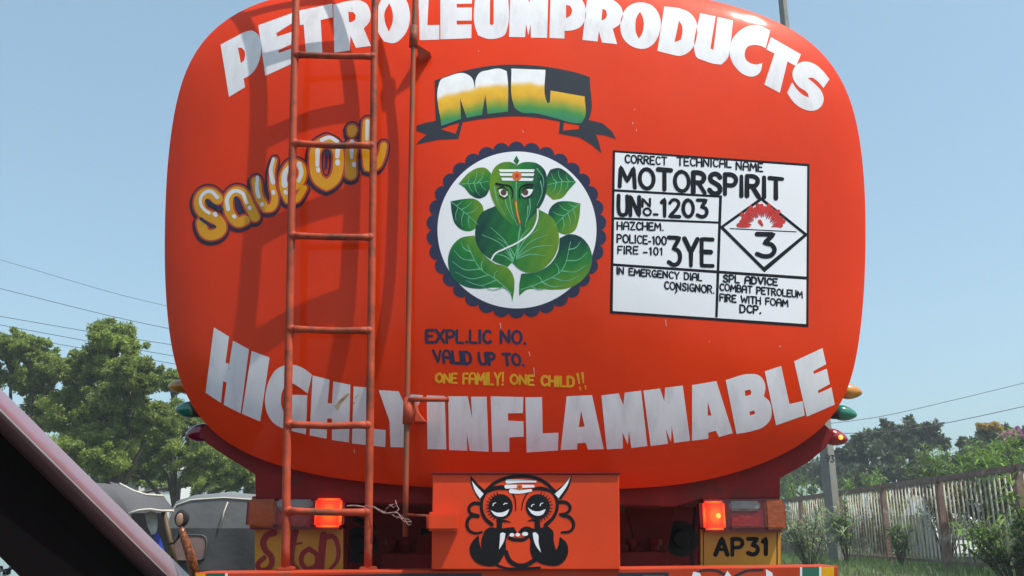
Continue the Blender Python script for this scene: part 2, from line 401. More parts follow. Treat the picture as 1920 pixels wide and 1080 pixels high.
# single-stroke brush alphabet, unit box, y up
def arc(cx, cy, rx, ry, a0, a1, n=9): return [(cx + rx * math.cos(R(a0 + (a1 - a0) * i / n)), cy + ry * math.sin(R(a0 + (a1 - a0) * i / n))) for i in range(n + 1)]
GL = {
 'A': (.8, [[(0, 0), (.06, .8), (.2, 1), (.6, 1), (.72, .8), (.76, 0)], [(.04, .45), (.74, .45)]]),
 'B': (.7, [[(0, 0), (0, 1)], [(0, 1), (.45, 1), (.62, .86), (.6, .66), (.4, .53), (0, .53)], [(.4, .53), (.64, .42), (.68, .2), (.5, 0), (0, 0)]]),
 'C': (.7, [arc(.4, .5, .38, .5, 48, 312)]),
 'D': (.75, [[(0, 0), (0, 1)], [(0, 1), (.35, 1), (.62, .85), (.7, .5), (.62, .15), (.35, 0), (0, 0)]]),
 'E': (.65, [[(.6, 1), (0, 1), (0, 0), (.62, 0)], [(0, .52), (.5, .52)]]),
 'F': (.6, [[(.6, 1), (0, 1), (0, 0)], [(0, .52), (.48, .52)]]),
 'G': (.75, [arc(.4, .5, .38, .5, 50, 300) , [(.42, .45), (.74, .45), (.72, .05)]]),
 'H': (.75, [[(0, 0), (0, 1)], [(.7, 0), (.7, 1)], [(0, .5), (.7, .5)]]),
 'I': (.14, [[(.05, 0), (.05, 1)]]),
 'L': (.6, [[(0, 1), (0, 0), (.56, 0)]]),
 'M': (.95, [[(0, 0), (.06, 1), (.45, .3), (.82, 1), (.9, 0)]]),
 'N': (.8, [[(0, 0), (0, 1), (.72, 0), (.72, 1)]]),
 'O': (.85, [arc(.41, .5, .41, .5, 90, 450, 16)]),
 'P': (.68, [[(0, 0), (0, 1)], [(0, 1), (.42, 1), (.62, .88), (.64, .68), (.5, .5), (0, .46)]]),
 'R': (.72, [[(0, 0), (0, 1)], [(0, 1), (.42, 1), (.62, .88), (.62, .7), (.48, .54), (0, .5)], [(.3, .5), (.68, 0)]]),
 'S': (.68, [[(.62, .84), (.5, .97), (.28, 1), (.06, .86), (.08, .66), (.34, .52), (.58, .38), (.62, .16), (.42, 0), (.16, .02), (0, .16)]]),
 'T': (.75, [[(0, 1), (.75, 1)], [(.37, 1), (.37, 0)]]),
 'U': (.75, [[(0, 1), (0, .28), (.1, .06), (.35, 0), (.6, .06), (.7, .28), (.7, 1)]]),
 'V': (.78, [[(0, 1), (.38, 0), (.76, 1)]]),
 'W': (1.05, [[(0, 1), (.22, 0), (.52, .75), (.8, 0), (1.04, 1)]]),
 'X': (.75, [[(0, 0), (.72, 1)], [(0, 1), (.72, 0)]]),
 'Y': (.75, [[(0, 1), (.36, .5), (.72, 1)], [(.36, .5), (.36, 0)]]),
 'Z': (.7, [[(0, 1), (.66, 1), (0, 0), (.68, 0)]]),
 '0': (.7, [arc(.33, .5, .33, .5, 90, 450, 16)]),
 '1': (.3, [[(0, .82), (.18, 1), (.18, 0)]]),
 '2': (.7, [[(.02, .8), (.18, .98), (.44, 1), (.62, .82), (.52, .56), (0, 0), (.66, 0)]]),
 '3': (.7, [[(.04, 1), (.62, 1), (.3, .6), (.56, .52), (.66, .3), (.54, .06), (.3, 0), (.04, .1)]]),
 '.': (.16, [[(.05, .02), (.07, .03)]]), ',': (.16, [[(.08, .05), (.03, -.08)]]), '-': (.4, [[(.04, .1), (.32, .1)]]), '_': (.4, [[(.04, .3), (.32, .3)]]),
 '!': (.2, [[(.1, 1), (.08, .3)], [(.05, .02), (.06, .03)]]), ' ': (.45, []),
}
def text(fr, s, p0, p1, h0, h1, w, gap=.22, slant=0.0, jit=.02, seed=1):
    """brush text from p0 to p1 (ends of the baseline, crop coordinates) -> loops"""
    rnd = random.Random(seed); tot = sum(GL[c][0] + gap for c in s) - gap; out = []; a = 0.0
    p0 = np.array(p0, float); p1 = np.array(p1, float)
    L = np.linalg.norm(p1 - p0); ex = (p1 - p0) / L; sx = L / tot
    for c in s:
        wd, strokes = GL[c]; dy = rnd.uniform(-jit, jit)
        for st in strokes:
            pts = []
            for (x, y) in st:
                f = (a + x) / tot; h = h0 + (h1 - h0) * f
                pts.append(p0 + ex * sx * (a + x) + np.array([slant * h * y, -h * (y + dy)]))
            out.append(fr.line(pts, w * rnd.uniform(.85, 1.12), w * rnd.uniform(.75, 1.1)))
        a += wd + gap
    return out

# =================================================================== GROUND
def road_mat():
    return mat('dusty_asphalt', (.085, .082, .078), .85, var=.2, vscale=.8, col2=(.13, .12, .105), c2lo=.45, c2hi=.7, c2scale=.35, bump=.004, bscale=60)
M['soil'] = mat('dry_grassy_soil', (.10, .095, .05), .95, var=.35, vscale=1.2, col2=(.06, .085, .025), c2lo=.45, c2hi=.6, c2scale=.6, bump=.03, bscale=5)
M['asphalt'] = road_mat()
g = MB(); g.sheet([[(x, y, 0) for x in (-1500, -60, -12, 6.6, 60, 1500)] for y in (-600, -40, 0, 40, 200, 3000)])
tag(g.build('ground', M['soil'], recalc=False), None, None, kind='structure')
g = MB(); g.sheet([[(x, y, .004) for x in (-9.5, -3, 0, 3, 6.4)] for y in (-300, -40, 0, 40, 120, 400)])
tag(g.build('road', M['asphalt'], recalc=False), None, None, kind='structure')
g = MB()
g.sheet([[(x, y, z + .03 * math.sin(y * 1.7 + x)) for x, z in ((6.4, .006), (6.7, .16), (7.6, .34), (8.6, .42), (10.5, .42), (12, .2), (13, .02))] for y in np.linspace(2, 90, 60)])
tag(g.build('verge', M['soil'], recalc=False), None, None, kind='structure')

# =================================================================== TANKER TRUCK
truck = thing('tanker_truck', 'red fuel tanker truck seen from behind, its rounded rear covered in hand-painted lettering', 'tanker truck', (0, D, 0))
# tank: dished head + barrel
nT = 200; ts = np.r_[np.linspace(0, .8, 34)[1:], np.linspace(.8, 1, 26)[1:]]
ang = np.linspace(-math.pi, math.pi, nT, endpoint=False); ro = np.interp(ang, TH, RR)
V = [(CX, D - hdepth(0), CZ)]; Fq = []
for t in ts:
    for a, r in zip(ang, ro): V.append((CX + t * r * math.cos(a), D - float(hdepth(t)), CZ + t * r * math.sin(a)))
for Y, k in ((D + .03, 1.0), (D + .035, .992), (D + 2.5, .992), (D + 6.2, .992), (D + 6.4, .9), (D + 6.45, .02)):
    for a, r in zip(ang, ro): V.append((CX + k * r * math.cos(a), Y, CZ + k * r * math.sin(a)))
nr = len(ts) + 6
bm = bmesh.new(); bv = [bm.verts.new(v) for v in V]
for k in range(nT): bm.faces.new((bv[0], bv[1 + (k + 1) % nT], bv[1 + k]))
for j in range(nr - 1):
    for k in range(nT):
        a, b = 1 + j * nT, 1 + (j + 1) * nT
        bm.faces.new((bv[a + k], bv[a + (k + 1) % nT], bv[b + (k + 1) % nT], bv[b + k]))
bmesh.ops.recalc_face_normals(bm, faces=bm.faces)
for f in bm.faces: f.smooth = True
me = bpy.data.meshes.new('tank'); bm.to_mesh(me); bm.free()
tank = link('tank', me, M['tank'], truck)
md = tank.modifiers.new('edge', 'EDGE_SPLIT'); md.split_angle = R(50)

# --- big white lettering
A = Fr(300, 0, 4); B = Fr(740, 0, 4); C4 = Fr(1180, 0, 4)
pet = []
pet += [A.loop([(455,335),(560,280),(645,238),(690,230),(735,260),(757,330),(757,400),(735,480),(700,540),(650,580),(628,590),(638,655),(518,728)])]
pet += [A.loop([(585,360),(612,358),(635,385),(638,420),(630,455),(607,475)])]
pet += [A.poly([(738,190),(1002,95),(1007,165),(872,250),(880,275),(1005,235),(1012,320),(888,378),(893,398),(1012,355),(1012,468),(790,570)])]
pet += [A.poly([(1045,80),(1292,28),(1296,130),(1205,152),(1218,398),(1095,398),(1078,185),(1050,190)])]
pet += [A.loop([(1300,35),(1440,5),(1500,4),(1550,30),(1577,90),(1572,160),(1528,215),(1582,345),(1470,360),(1428,268),(1424,378),(1308,396)])]
pet += [A.loop([(1412,90),(1450,92),(1468,115),(1465,145),(1440,165),(1418,170)])]
pet += [smooth_loop([(738,-15),(760,-2),(768,20),(768,42),(758,66),(739,81),(720,78),(709,60),(706,36),(711,8),(722,-9)])]
pet += [smooth_loop([(730,6),(736,22),(736,42),(729,60),(722,42),(721,24)])]
pet += [B.poly([(178,-42),(257,-46),(245,190),(335,188),(335,298),(188,302)])]
pet += [B.poly([(343,-52),(580,-58),(580,28),(465,30),(465,58),(580,56),(578,155),(465,156),(465,186),(576,184),(575,287),(343,296)])]
pet += [B.loop([(605,-62),(716,-64),(713,180),(728,192),(742,180),(742,-66),(850,-66),(847,200),(825,262),(760,290),(690,290),(625,265),(603,200)])]
pet += [B.poly([(868,-66),(985,-66),(1008,20),(1038,-66),(1152,-62),(1143,285),(1022,283),(1020,180),(1002,264),(985,180),(978,280),(857,278)])]
pet += [B.loop([(1170,-48),(1330,-36),(1400,-4),(1432,65),(1427,150),(1390,205),(1330,228),(1273,232),(1273,290),(1160,285)]), B.loop([(1285,38),(1315,45),(1330,75),(1320,115),(1285,138)])]
pet += [B.loop([(1445,-22),(1580,-16),(1660,15),(1705,70),(1710,130),(1690,180),(1635,218),(1668,332),(1555,320),(1530,232),(1522,312),(1408,300)]), B.loop([(1558,68),(1582,75),(1592,105),(1580,140),(1550,155)])]
pet += [C4.loop([(100,20),(165,40),(215,95),(236,170),(222,255),(180,330),(120,365),(50,360),(-15,325),(-55,270),(-68,200),(-55,120),(-20,60),(40,25)]), C4.loop([(80,88),(103,140),(106,210),(92,260),(70,292),(48,240),(45,190),(52,135)])]
pet += [C4.loop([(262,50),(380,65),(450,95),(500,160),(508,240),(490,330),(440,395),(380,420),(320,410),(210,382)]), C4.loop([(372,155),(395,195),(398,240),(385,300),(338,318)])]
pet += [C4.loop([(530,100),(645,124),(608,365),(630,374),(662,128),(776,155),(755,350),(735,440),(690,485),(640,480),(560,455),(500,425),(490,390)])]
pet += [C4.loop([(1055,230),(1022,362),(985,345),(930,338),(885,352),(865,395),(872,445),(910,475),(950,485),(997,473),(978,545),(930,575),(870,565),(800,510),(760,440),(752,370),(775,290),(830,230),(900,195),(980,195)])]
pet += [C4.poly([(1062,280),(1286,408),(1250,497),(1185,462),(1128,697),(1012,635),(1088,402),(1028,372)])]
pet += [C4.loop([(1500,595),(1455,660),(1410,610),(1360,582),(1338,588),(1395,635),(1442,690),(1457,745),(1432,805),(1370,832),(1310,820),(1230,765),(1183,697),(1220,618),(1255,670),(1310,718),(1345,732),(1342,712),(1265,645),(1228,590),(1225,535),(1260,482),(1315,462),(1385,480),(1450,532)])]
paint('lettering', pet, M['white'], truck, 1)

G7 = Fr(300, 590, 4); H8 = Fr(740, 590, 4); I9 = Fr(1180, 590, 4)
hi = []
hi += [G7.poly([(405,95),(518,165),(492,360),(520,370),(548,195),(668,260),(605,740),(478,675),(500,510),(475,498),(458,662),(342,585)])]
hi += [G7.poly([(688,272),(822,322),(752,802),(615,742)])]
hi += [G7.loop([(930,382),(1000,376),(1080,405),(1140,450),(1108,592),(1045,545),(985,515),(950,522),(922,565),(908,630),(912,690),(932,738),(955,738),(955,600),(1105,603),(1095,898),(985,870),(900,843),(845,805),(805,740),(788,660),(797,565),(828,475),(872,412)])]
hi += [G7.poly([(1145,455),(1272,488),(1258,665),(1290,665),(1300,500),(1428,525),(1418,958),(1290,940),(1290,780),(1255,778),(1250,930),(1122,905)])]
hi += [G7.poly([(1452,538),(1560,546),(1548,850),(1692,865),(1690,993),(1440,965)])]
hi += [G7.poly([(1640,565),(1790,575),(1842,690),(1880,597),(1975,604),(1868,820),(1845,995),(1728,993),(1722,800)])]
hi += [H8.poly([(240,605),(375,610),(388,1010),(247,1008)])]
hi += [H8.poly([(402,612),(548,612),(582,780),(572,615),(690,615),(705,1028),(562,1020),(540,880),(545,1020),(408,1015)])]
hi += [H8.poly([(720,612),(965,618),(962,738),(850,740),(850,795),(965,800),(968,915),(860,920),(860,1028),(732,1028)])]
hi += [H8.poly([(980,620),(1105,618),(1110,890),(1228,885),(1225,1018),(990,1033)])]
hi += [H8.poly([(1290,612),(1480,603),(1568,1008),(1450,1012),(1432,960),(1370,965),(1368,1010),(1245,1015)]), H8.poly([(1398,720),(1425,840),(1380,843)])]
hi += [H8.poly([(1550,605),(1680,590),(1715,680),(1725,585),(1848,570),(1895,985),(1775,1000),(1757,870),(1748,975),(1708,880),(1712,1003),(1590,1010)])]
hi += [I9.poly([(105,570),(230,553),(262,650),(268,548),(400,532),(455,945),(335,962),(318,830),(312,955),(272,855),(290,968),(160,985)])]
hi += [I9.poly([(470,528),(652,498),(775,888),(672,918),(648,870),(592,885),(593,930),(470,945)]), I9.poly([(587,650),(615,755),(588,758)])]
hi += [I9.loop([(722,490),(900,445),(960,450),(1005,490),(1020,550),(1008,612),(1050,650),(1066,710),(1055,790),(1000,845),(930,870),(803,895)]),
       I9.loop([(865,570),(905,562),(915,580),(910,600),(870,612)]), I9.loop([(900,728),(935,718),(943,735),(935,748),(905,755)])]
hi += [I9.poly([(1015,425),(1138,385),(1200,670),(1300,648),(1315,755),(1100,830)])]
hi += [I9.poly([(1235,350),(1448,250),(1475,372),(1378,425),(1385,445),(1480,405),(1503,520),(1412,570),(1418,590),(1515,545),(1540,675),(1330,765)])]
paint('lettering', hi, M['white'], truck, 1)

M['rust_stain'] = mat('rust_stain_paint', (.42, .32, .19), .7, spec=.1, var=.5, vscale=40)
paint('rust_stain', [G7.line([(1325,690),(1352,655),(1385,622),(1412,598)], 30, 16), G7.line([(1332,706),(1345,690)], 14, 8), G7.line([(1462,630),(1490,600)], 8, 5), G7.line([(1452,665),(1462,655)], 7, 5)], M['rust_stain'], truck, 2, rule='nonzero')
M['chip'] = mat('pale_paint_chip', (.55, .38, .34), .6, spec=.1)
for q in ([(938,606),(939,616)], [(992,660),(994,668)], [(1001,690),(1002,704)], [(897,96),(898,97)], [(1190,205),(1190,207)], [(1193,243),(1193,246)], [(1186,230),(1187,233)], [(980,246),(981,249)], [(1248,600),(1249,612)], [(430,690),(431,693)], [(664,843),(665,850)], [(1461,649),(1464,650)], [(1330,640),(1331,641)]):
    paint('paint_chip', [ribbon(np.array(q, float), 1.6, 1.0)], M['chip'], truck, 2)

# --- "Save Oil"
S4 = Fr(300, 200, 4)
so_lines = [
 ([(432,690),(385,650),(330,655),(296,712),(318,785),(385,825),(450,868),(458,922),(410,958),(350,955),(318,905),(312,870)], 78, 66),
 ([(640,850),(585,865),(535,815),(512,740),(525,668),(575,632),(628,655),(672,740),(712,826)], 66, 66),
 ([(722,560),(742,670),(790,762),(840,752),(862,690),(845,600),(842,500),(862,400)], 66, 26),
 ([(960,600),(1020,590),(1066,520),(1050,440),(990,430),(935,500),(925,610),(960,700),(1020,695),(1080,610)], 62, 40),
 ([(1250,255),(1320,300),(1340,420),(1310,540),(1250,590),(1185,540),(1160,420),(1180,300),(1250,255)], 72, 72),
 ([(1440,290),(1430,400),(1432,505)], 78, 78),
 ([(1442,172),(1438,196)], 70, 56),
 ([(1558,122),(1545,300),(1558,455),(1618,445),(1660,370),(1678,290)], 66, 44)]
def bub(extra, dx, dy): return [S4.line([(x + dx, y + dy) for x, y in p], w + extra, w1 + extra) for p, w, w1 in so_lines]
paint('lettering', bub(66, -4, 13) + bub(50, 0, -5), M['outline'], truck, 1, rule='nonzero')
sv = paint('letter_edge', bub(34, 0, 0), M['gap'], truck, 2, rule='nonzero')
paint('letter_fill', bub(6, 0, 2), M['ochre'], sv, 3, rule='nonzero')
for q in [S4.line([(352,705),(400,738),(470,772)], 26, 20), S4.line([(310,842),(360,880),(418,902)], 26, 14), S4.line([(570,690),(588,750),(606,800)], 34, 16), S4.line([(1252,345),(1246,460)], 28, 22)]: paint('letter_slit', [q], M['navy'], sv, 4, rule='nonzero')
hl = [([(432,682),(378,636),(322,660),(305,725),(335,775),(372,800)], 34, 26), ([(413,806),(418,814)], 40, 38), ([(512,770),(505,695),(552,635),(612,645),(652,722)], 38, 30),
      ([(672,758),(676,764)], 34, 32), ([(556,822),(560,828)], 36, 34), ([(732,530),(728,620),(742,676)], 30, 36), ([(766,730),(769,738)], 34, 34), ([(852,392),(832,480),(848,568)], 26, 42), ([(850,640),(852,650)], 34, 32),
      ([(935,590),(938,500),(985,440)], 52, 36), ([(1045,432),(1062,500),(1040,560)], 46, 30), ([(942,640),(944,648)], 38, 36), ([(1182,330),(1180,440)], 44, 34), ([(1186,470),(1188,482)], 36, 34),
      ([(1215,252),(1272,232),(1330,262)], 36, 34), ([(1335,320),(1330,375)], 42, 38), ([(1333,412),(1333,428)], 40, 40), ([(1440,262),(1438,380)], 40, 32), ([(1455,430),(1456,440)], 36, 34), ([(1556,112),(1552,245)], 34, 30)]
paint('letter_shine', [S4.line(p, w * .82, w1 * .82) for p, w, w1 in hl], M['white'], sv, 4, rule='nonzero')

# --- ML banner
ban = [B.loop([(300,605),(420,560),(560,522),(720,494),(900,485),(1080,495),(1250,520),(1400,556),(1465,580),(1450,905),(1420,945),(1270,918),(1100,887),(900,872),(700,887),(510,918),(312,968),(308,900)], 60)]
ban += [B.poly([(312,905),(230,922),(165,942),(163,980),(240,1010),(185,1055),(160,1085),(330,1048),(478,1042),(514,905),(485,920),(458,1003),(345,970),(400,948),(400,900)])]
ban += [B.poly([(1240,905),(1232,1003),(1385,1030),(1475,1085),(1552,1152),(1530,1060),(1508,1008),(1580,1015),(1662,1046),(1630,985),(1560,925),(1449,898),(1380,935),(1385,968),(1262,980),(1270,915)])]
paint('banner', ban, M['slate'], truck, 1, rule='nonzero')
def mlcol(x, y):
    zx, zy = (x - 740) * 4, y * 4
    base = 622 + ((zx - 960) / 600) ** 2 * 100; gq = zy - base + 5 * math.sin(zx * .021) + 3 * math.sin(zx * .05 + 1)
    st = [(-12, (.76, .76, .78)), (22, (.72, .42, .03)), (95, (.66, .36, .02)), (140, (.28, .30, .03)), (185, (.05, .24, .05)), (240, (.03, .20, .10 if zx > 600 else .20)), (300, (.05, .22, .42 if zx < 600 else .08))]
    if gq <= st[0][0]: return st[0][1]
    for (a, c), (b, d) in zip(st, st[1:]):
        if gq < b:
            f = (gq - a) / (b - a); return tuple(p + (q - p) * f for p, q in zip(c, d))
    return st[-1][1]
ml = [B.loop([(345,600),(400,575),(530,553),(575,580),(603,670),(610,590),(640,545),(700,528),(800,518),(840,535),(848,600),(850,838),(697,855),(680,710),(655,862),(540,884),(490,735),(498,892),(350,945),(330,640)]),
      B.loop([(875,515),(1130,525),(1134,745),(1146,776),(1164,768),(1170,680),(1425,725),(1422,890),(1400,925),(1360,925),(1200,885),(1050,850),(950,843),(905,815),(888,770)])]
for q in ml: paint('lettering', [q], M['art'], truck, 2, grid=4, colfn=mlcol)

# --- leaf emblem
E = Fr(760, 240, 3)
a_ = np.linspace(0, 2 * math.pi, 612, endpoint=False)
rs_ = 474 + 31 * np.abs(np.sin(a_ * 17)) ** .6
emb = paint('emblem_rim', [E.p(np.c_[625 + rs_ * 1.005 * np.cos(a_), 574 + rs_ * .985 * np.sin(a_)])], M['navy'], truck, 1)
paint('emblem_disc', [E.circ((628, 574), 447, 441, 90)], M['panel_white'], emb, 2)
DG, MG, OG, TG = (.003, .040, .030), (.012, .17, .025), (.12, .24, .008), (.005, .09, .045)
def leafcol(p0, p1, c0, c1, c2=None):
    p0 = np.array(p0, float); p1 = np.array(p1, float); dd = p1 - p0; l2 = dd.dot(dd)
    def f(x, y):
        z = (np.array([x, y]) - E.o) * 3; t = float(np.clip((z - p0).dot(dd) / l2 + .06 * math.sin(z[0] * .09 + z[1] * .05), 0, 1))
        if c2 is None: return tuple(np.array(c0) * (1 - t) + np.array(c1) * t)
        return tuple(np.array(c0) * (1 - 2 * t) + np.array(c1) * 2 * t) if t < .5 else tuple(np.array(c1) * (2 - 2 * t) + np.array(c2) * (2 * t - 1))
    return f
leaves = [
 # legs
 ([(388,605),(310,620),(255,680),(240,760),(265,840),(330,890),(410,905),(500,898),(560,905),(592,935),(601,980),(613,900),(610,840),(580,790),(500,760),(430,700)], leafcol((300,800), (450,660), TG, MG, OG), 3),
 ([(868,620),(920,598),(980,610),(1030,660),(1050,720),(1040,790),(990,860),(920,900),(830,910),(740,905),(680,912),(640,945),(641,880),(652,820),(740,810),(820,760),(860,690)], leafcol((830,700), (920,900), DG, MG, OG), 3),
 # arms, ears
 ([(255,413),(330,400),(390,400),(430,430),(441,480),(400,560),(370,580),(320,575),(280,540),(262,480)], leafcol((270,500), (430,480), DG, MG, OG), 3),
 ([(985,425),(910,412),(850,420),(810,460),(805,510),(850,580),(900,600),(950,580),(975,520)], leafcol((820,450), (960,540), DG, MG, OG), 3),
 ([(300,315),(360,250),(410,225),(450,225),(482,255),(475,340),(450,385),(420,398),(370,380),(330,335)], leafcol((430,380), (390,235), DG, MG, OG), 3),
 ([(960,305),(920,260),(860,225),(815,235),(790,290),(790,370),(830,405),(880,395),(920,350)], leafcol((850,240), (850,400), DG, MG, OG), 3),
 # body, head, stem
 ([(505,440),(430,478),(396,560),(398,640),(430,700),(490,745),(575,782),(600,757),(640,795),(690,815),(750,805),(820,750),(860,670),(862,590),(830,510),(745,455),(640,520)], leafcol((410,600), (850,660), DG, MG, OG), 4),
 ([(628,212),(600,195),(560,192),(510,215),(480,270),(474,340),(498,420),(550,500),(610,550),(666,592),(682,540),(740,470),(785,390),(796,310),(785,240),(740,200),(690,192),(650,198)], leafcol((490,300), (780,330), OG, MG, DG), 5),
 ([(625,155),(641,185),(629,210),(609,185)], leafcol((610,160), (640,210), MG, TG), 5)]
for pts, cf, ly in leaves: paint('emblem_leaf', [E.loop(pts)], M['art'], emb, ly, grid=6, colfn=cf)
V_ = []
def fan(spine, ends, w=7, bend=.18):
    out = [E.line(spine, w * .9, w * .5)]
    sp = smooth_line(spine, 4)
    for f, e in ends:
        p = sp[int(f * (len(sp) - 1))]; e = np.array(e, float); m = (p + e) / 2; d = e - p; m = m + np.array([-d[1], d[0]]) * bend
        out.append(E.line([p, m, e], w, w * .35))
    return out
V_ += fan([(308,316),(390,312),(470,300)], [(.25,(352,270)),(.45,(400,240)),(.62,(440,245)),(.3,(380,362)),(.5,(420,380)),(.7,(455,350))], 5, .12)
V_ += fan([(950,303),(870,305),(800,320)], [(.2,(905,262)),(.45,(860,238)),(.65,(822,255)),(.25,(900,350)),(.5,(850,385)),(.7,(815,370))], 5, -.12)
V_ += fan([(262,420),(340,480),(410,545)], [(.15,(320,412)),(.35,(375,412)),(.55,(415,440)),(.25,(285,520)),(.45,(320,555)),(.65,(365,565))], 5, .1)
V_ += fan([(978,430),(900,490),(835,555)], [(.15,(915,422)),(.35,(865,432)),(.55,(828,470)),(.25,(955,530)),(.45,(925,565)),(.65,(885,580))], 5, -.1)
V_ += fan([(595,930),(520,860),(420,790),(350,660)], [(.15,(430,890)),(.3,(340,860)),(.45,(280,810)),(.6,(262,750)),(.75,(275,690)),(.9,(310,640)),(.35,(520,800)),(.55,(440,740))], 7, -.16)
V_ += fan([(650,910),(760,870),(880,800),(930,640)], [(.15,(800,900)),(.3,(900,880)),(.45,(980,830)),(.6,(1020,770)),(.75,(1025,700)),(.9,(985,640)),(.3,(740,830)),(.55,(840,760))], 7, .16)
paint('emblem_vein', V_, M['vein'], emb, 4, rule='nonzero')
V_ = fan([(640,590),(628,680),(602,755)], [(.95,(480,560)),(.8,(520,620)),(.9,(430,600)),(.97,(560,700)),(.98,(500,710))], 7, .1)
V_ += fan([(645,560),(640,600),(625,740)], [(.9,(800,600)),(.95,(830,660)),(.98,(790,720)),(.8,(750,570)),(.7,(700,560))], 7, -.1)
paint('emblem_vein', V_, M['vein'], emb, 5, rule='nonzero')
V_ = [E.line(p, 6, 2.5) for p in ([(624,300),(624,400),(650,580)], [(560,320),(565,420),(610,520)], [(585,380),(600,470),(630,550)], [(700,400),(700,470),(680,530)], [(760,300),(770,360),(740,440)], [(740,230),(775,280),(778,330)], [(690,440),(685,500),(672,560)], [(500,330),(520,420),(560,490)])]
paint('emblem_vein', V_, M['vein'], emb, 6, rule='nonzero')
paint('emblem_thread', [E.line([(745,458),(742,515),(712,580),(640,640),(560,680),(505,708),(482,745)], 9)], M['panel_white'], emb, 6, rule='nonzero')
paint('emblem_stripes', [E.poly([(525,234),(728,234),(722,250),(532,249)]), E.poly([(528,256),(726,257),(720,272),(535,271)]), E.poly([(540,281),(722,283),(715,300),(545,297)])], M['panel_white'], emb, 7)
paint('emblem_dot', [E.circ((627, 272), 27)], M['orange'], emb, 8); paint('emblem_dot', [E.circ((628, 272), 11)], M['crimson'], emb, 9)
for q in ([(524,348),(548,346),(574,358),(576,378),(560,391),(538,382)], [(720,346),(694,345),(664,356),(652,376),(668,391),(702,378)]): paint('emblem_eye', [E.loop(q)], M['panel_white'], emb, 7)
for q in ((553, 364), (675, 364)): paint('emblem_pupil', [E.circ(q, 17)], M['pupil'], emb, 8)
paint('emblem_brow', [E.line([(512,315),(545,322),(590,330),(604,365),(600,400)], 12, 5), E.line([(718,322),(690,320),(650,335),(640,365),(645,395)], 12, 5), E.line([(522,345),(545,332),(578,355)], 8, 5), E.line([(714,340),(685,334),(656,352)], 8, 5),
      E.line([(528,380),(555,398),(578,388)], 6, 4), E.line([(715,375),(680,398),(652,390)], 6, 4)], M['black'], emb, 9, rule='nonzero')
paint('emblem_trunk_mark', [E.loop([(612,410),(625,408),(635,470),(650,540),(640,545),(625,490)])], M['crimson'], emb, 7)
paint('emblem_trunk_mark', [E.line([(622,420),(630,480),(644,535)], 9, 4)], M['yellow'], emb, 8)

# --- hazard panel
K = 1296 / 420; P = Fr(1130, 270, K)
hz = paint('hazard_panel', [P.poly([(58,36),(1196,116),(1190,1060),(42,980)])], M['black'], truck, 1)
paint('panel_ground', [P.poly([(72,50),(1182,130),(1176,1042),(58,966)])], M['panel_white'], hz, 2)
ln = [P.poly([(66,262),(690,298),(690,312),(66,276)]), P.poly([(673,302),(690,302),(665,1004),(650,1003)]), P.poly([(66,424),(672,449),(672,462),(66,438)]), P.poly([(60,691),(1184,768),(1184,786),(60,706)]),
      P.poly([(917,308),(1188,525),(935,743),(674,482)]), P.poly([(917,328),(700,482),(932,712),(1162,525)][::-1]), P.line([(737,490),(1118,509)], 6)]
w0 = [l for l in ln]
paint('panel_lines', [ln[0], ln[1], ln[2], ln[3], ln[6]], M['black'], hz, 3, rule='nonzero')
paint('hazard_diamond', [ln[4], ln[5]], M['black'], hz, 4)
txs = []
tx = text(P, 'CORRECT', (130,108), (370,122), 44, 44, 10, seed=1)
txs.append(tx); tx = text(P, 'TECHNICAL', (432,124), (742,136), 46, 44, 10, seed=2)
txs.append(tx); tx = text(P, 'NAME', (772,148), (925,160), 46, 46, 10, seed=3)
txs.append(tx); tx = text(P, 'MOTORSPIRIT', (98,245), (1038,318), 112, 114, 27, gap=.24, seed=4)
txs.append(tx); tx = text(P, 'UN', (92,412), (216,418), 112, 108, 22, seed=5) + text(P, 'N', (230,362), (278,364), 46, 46, 13) + text(P, 'O', (236,412), (280,414), 40, 40, 12) + [P.line([(296,408),(316,409)], 14)]
txs.append(tx); tx = text(P, '1203', (342,418), (606,424), 96, 96, 22, gap=.2, seed=6)
txs.append(tx); tx = text(P, 'HAZCHEM.', (84,494), (352,500), 42, 42, 10, seed=7) + text(P, 'POLICE_100', (84,568), (368,584), 44, 46, 10, seed=8) + text(P, 'FIRE', (88,634), (205,636), 42, 42, 10, seed=9) + [P.line([(236,628),(256,629)], 9)] + text(P, '101', (272,640), (345,644), 42, 42, 10, gap=.35)
txs.append(tx); tx = text(P, '3YE', (378,700), (640,706), 158, 152, 26, gap=.2, seed=10)
txs.append(tx); tx = text(P, 'IN EMERGENCY DIAL', (82,752), (574,792), 38, 38, 9.5, seed=11) + text(P, 'CONSIGNOR.', (358,838), (645,864), 42, 42, 9.5, seed=12) + [P.line([(430,850),(420,862)], 8)]
txs.append(tx); tx = text(P, 'SPL ADVICE', (698,798), (1010,818), 40, 36, 11, seed=13) + text(P, 'COMBAT PETROLEUM', (678,846), (1155,890), 38, 38, 9.5, seed=14) + text(P, 'FIRE WITH FOAM', (678,908), (1072,940), 40, 38, 9.5, seed=15) + text(P, 'DCP.', (794,974), (915,980), 42, 42, 11, seed=16)
txs.append(tx); tx = text(P, '3', (886,648), (1000,650), 128, 128, 26)
txs.append(tx)
for q in txs: paint('lettering', q, M['black'], hz, 5, rule='nonzero')
fl = [P.line([(908,448),(916,462),(922,470)], 22, 14)]
